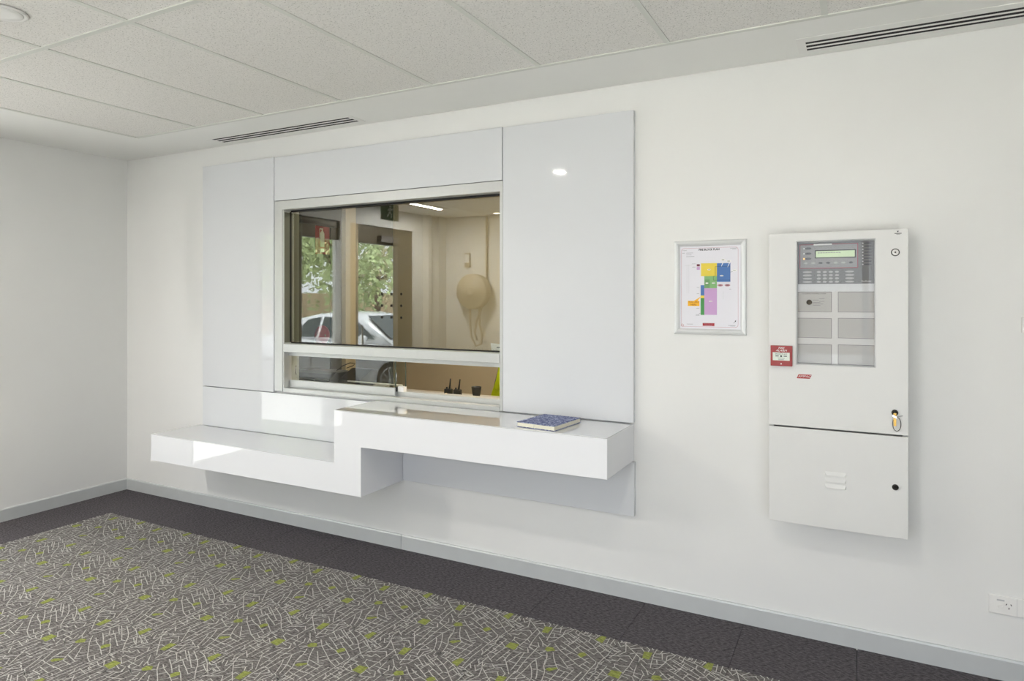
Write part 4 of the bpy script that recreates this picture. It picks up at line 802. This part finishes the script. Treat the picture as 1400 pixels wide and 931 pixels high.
# parked sedan, nose towards the entry; local x forward, built at origin then placed
t = thing('parked_car', 'silver sedan parked outside the entry, mirrored in the window glass', 'car', (-2.95, -6.35, -.15))
CXo, CYo, CZo = -2.95, -6.35, -.15
def loft(sections, m_, name, cap=True):
    b_ = bmn(); R = []
    for x, pts in sections: R.append([b_.verts.new((CXo+x, CYo+y, CZo+z)) for y, z in pts])
    n_ = len(R[0])
    for A, B in zip(R, R[1:]):
        for i in range(n_):
            f = b_.faces.new((A[i], A[(i+1) % n_], B[(i+1) % n_], B[i])); f.smooth = True
    b_.faces.new(R[0][::-1]); b_.faces.new(R[-1]); return obj(name, b_, m_, t)
def sec(w, zb, zs, zt, crown=.03):
    return [(-w*.9, zb), (-w, zb+.12), (-w, (zb+zs)/2), (-w*.985, zs), (-w*.93, zt-.02), (-w*.5, zt+crown*.6), (0, zt+crown), (w*.5, zt+crown*.6), (w*.93, zt-.02), (w*.985, zs), (w, (zb+zs)/2), (w, zb+.12), (w*.9, zb)]
body = [(-2.32, sec(.70, .42, .60, .70)), (-2.26, sec(.80, .28, .74, .92)), (-2.0, sec(.86, .22, .80, 1.0)), (-1.4, sec(.885, .20, .82, .99)), (-.4, sec(.89, .20, .82, .94)), (.6, sec(.89, .20, .80, .93)),
        (1.1, sec(.885, .20, .78, .90)), (1.7, sec(.86, .22, .72, .82)), (2.1, sec(.79, .24, .64, .72)), (2.28, sec(.66, .34, .52, .60))]
loft(body, 'carpaint', 'car_body')
def csec(w, wt, zb, zt): return [(-w, zb), (-wt, zt-.05), (-wt*.85, zt-.005), (0, zt+.02), (wt*.85, zt-.005), (wt, zt-.05), (w, zb)]
loft([(-1.75, csec(.70, .66, .93, .99)), (-1.1, csec(.78, .62, .92, 1.33)), (-.6, csec(.80, .61, .92, 1.42)), (0, csec(.80, .61, .92, 1.44)), (.45, csec(.80, .60, .92, 1.38)), (1.15, csec(.74, .64, .90, .96))], 'carpaint', 'cabin')
for s_ in (-1, 1):
    for name, q in (('side_window', [(-.42, .99), (.30, .99), (.20, 1.33), (-.42, 1.36)]), ('side_window', [(-1.08, .99), (-.50, .99), (-.50, 1.355), (-.80, 1.30)]), ('quarter_window', [(.36, .99), (.86, .99), (.42, 1.27)])):
        b = bmn()
        def yy(z): return s_*(.80-(z-.92)/.47*.19+.004)
        A = [b.verts.new((CXo+x, CYo+yy(z), CZo+z)) for x, z in q]; B = [b.verts.new((CXo+x, CYo+yy(z)+s_*.006, CZo+z)) for x, z in q]
        b.faces.new(A); b.faces.new(B)
        for i in range(len(q)): b.faces.new((A[i], A[(i+1) % len(q)], B[(i+1) % len(q)], B[i]))
        obj(name, b, 'carglass', t)
    obj('side_mirror', lathe(bmn(), (CXo+.72, CYo+s_*.82, CZo+1.0), (0, s_, 0), [(0, .03), (.03, .05), (.12, .075), (.17, .05)], 12), 'carpaint', t)
def slab(q, name):
    b = bmn(); A = [b.verts.new((CXo+x, CYo+y, CZo+z)) for x, y, z in q]; B = [b.verts.new((CXo+x, CYo+y, CZo+z+.008)) for x, y, z in q]
    b.faces.new(A); b.faces.new(B)
    for i in range(4): b.faces.new((A[i], A[(i+1) % 4], B[(i+1) % 4], B[i]))
    obj(name, b, 'carglass', t)
slab([(.52, -.53, 1.375), (.52, .53, 1.375), (1.10, .62, .995), (1.10, -.62, .995)], 'windscreen')
slab([(-1.18, -.53, 1.31), (-1.18, .53, 1.31), (-1.68, .58, 1.03), (-1.68, -.58, 1.03)], 'rear_window')
for x in (-1.33, 1.36):
    for s_ in (-1, 1):
        ax = (0, s_, 0); wl = obj('wheel', lathe(bmn(), (CXo+x, CYo+s_*.70, CZo+.32), ax, [(0, .30), (.02, .32), (.19, .32), (.205, .30), (.205, .225)], 28), 'tyre', t)
        rm = bmn(); lathe(rm, (CXo+x, CYo+s_*.88, CZo+.32), ax, [(0, .05), (.035, .05), (.04, .03)], 12)
        tube(rm, [(CXo+x+.215*math.cos(a), CYo+s_*.905, CZo+.32+.215*math.sin(a)) for a in [k*math.pi/12 for k in range(24)]], .014, 6, closed=True)
        for k in range(10):
            a = k*math.pi/5; tube(rm, [(CXo+x+.03*math.cos(a), CYo+s_*.915, CZo+.32+.03*math.sin(a)), (CXo+x+.21*math.cos(a), CYo+s_*.905, CZo+.32+.21*math.sin(a))], .011, 5)
        obj('rim', rm, 'alloy', wl)
for s_ in (-1, 1):
    obj('headlamp', lathe(bmn(), (CXo+2.1, CYo+s_*.60, CZo+.62), (1, 0, 0), [(0, .11), (.08, .10), (.12, .05)], 12), 'glass_edge', t)
    obj('tail_lamp', box(CXo-2.34, CXo-2.24, CYo+s_*.66-.1, CYo+s_*.66+.1, CZo+.72, CZo+.86), 'red', t)
for s_ in (-1, 1):
    for x in (-.46, .33): obj('door_seam', box(CXo+x-.004, CXo+x+.004, CYo+s_*.8905-.003, CYo+s_*.8905+.003, CZo+.3, CZo+.82), 'gasket', t)

# boundary wall and trees
bw = struct('wall_boundary', box(-30, 8, -19.2, -19.0, -.15, 1.72), 'render')
def tree(x, y, h, cr, cz, n, label, lm, seed, trunk_r=.14, leaf=.11, lean=(0, 0), branches=9):
    rs = np.random.RandomState(seed); t_ = thing('tree', label, 'tree', (x, y, -.15), 'trees beyond the car park')
    tips = []; b_ = bmn(); top = Vector((x+lean[0], y+lean[1], cz))
    tube(b_, [(x, y, -.15), (x+lean[0]*.4, y+lean[1]*.4, cz*.45), tuple(top)], [trunk_r, trunk_r*.7, trunk_r*.35], 8)
    for k in range(branches):
        f_ = .35+.6*rs.rand(); p0 = Vector((x+lean[0]*f_, y+lean[1]*f_, cz*f_)); a = rs.rand()*6.28; e = .2+.9*rs.rand()
        d = Vector((math.cos(a)*math.cos(e), math.sin(a)*math.cos(e), math.sin(e)))*cr*(.6+.4*rs.rand())
        mid_ = p0+d*.5+Vector(rs.randn(3)*.12); tube(b_, [tuple(p0), tuple(mid_), tuple(p0+d)], [trunk_r*.35, trunk_r*.22, trunk_r*.07], 6); tips += [mid_, p0+d]
    obj('trunk', b_, 'bark', t_)
    tips = np.array([list(v_) for v_ in tips]+[list(top)])
    ci = rs.randint(0, len(tips), n); c = tips[ci]+rs.randn(n, 3)*cr*.26
    c[:, 2] = np.maximum(c[:, 2], .3)
    u = rs.randn(n, 3); u /= np.linalg.norm(u, axis=1)[:, None]; v_ = rs.randn(n, 3); v_ -= (v_*u).sum(1)[:, None]*u; v_ /= np.linalg.norm(v_, axis=1)[:, None]
    s = leaf*(.6+.8*rs.rand(n))[:, None]; P = np.stack([c-u*s, c-v_*s*.45, c+u*s, c+v_*s*.45], 1)-np.array([x, y, -.15])
    me = bpy.data.meshes.new('foliage'); me.vertices.add(n*4); me.vertices.foreach_set('co', P.reshape(-1)); me.loops.add(n*4); me.loops.foreach_set('vertex_index', np.arange(n*4, dtype=np.int32))
    me.polygons.add(n); me.polygons.foreach_set('loop_start', np.arange(0, n*4, 4, dtype=np.int32)); me.polygons.foreach_set('loop_total', np.full(n, 4, dtype=np.int32)); me.update(calc_edges=True)
    me.materials.append(M[lm]); o_ = bpy.data.objects.new('foliage', me); C.objects.link(o_); o_.parent = t_; o_['kind'] = 'stuff'
tree(-6.6, -9.6, 6, 1.7, 3.1, 2300, 'broad green tree close behind the parked car, mirrored in the left door glass', 'leafy', 1, .16, .10, (.5, .3))
tree(-11.4, -9.4, 6, 1.8, 3.4, 3000, 'dense green tree at the far left of the mirrored view', 'leafy', 2, .16, .12)
tree(-10.0, -15.4, 6, 1.7, 3.4, 1500, 'olive green tree behind the car roof in the mirrored view', 'leafy2', 3, .14, .10)
tree(-6.9, -15.2, 6, 1.35, 3.6, 650, 'thin bare-branched tree against bright sky in the right door glass', 'leafy2', 4, .12, .08, (.3, 0), 16)
tree(-3.0, -13.4, 6, 1.7, 3.6, 650, 'sparse young tree nearest the boundary wall in the mirrored view', 'leafy2', 5, .12, .08, (-.2, 0), 14)
tree(-15.5, -16.0, 7, 2.3, 3.8, 6000, 'large green tree furthest from the building in the mirrored view', 'leafy', 6, .2, .14)
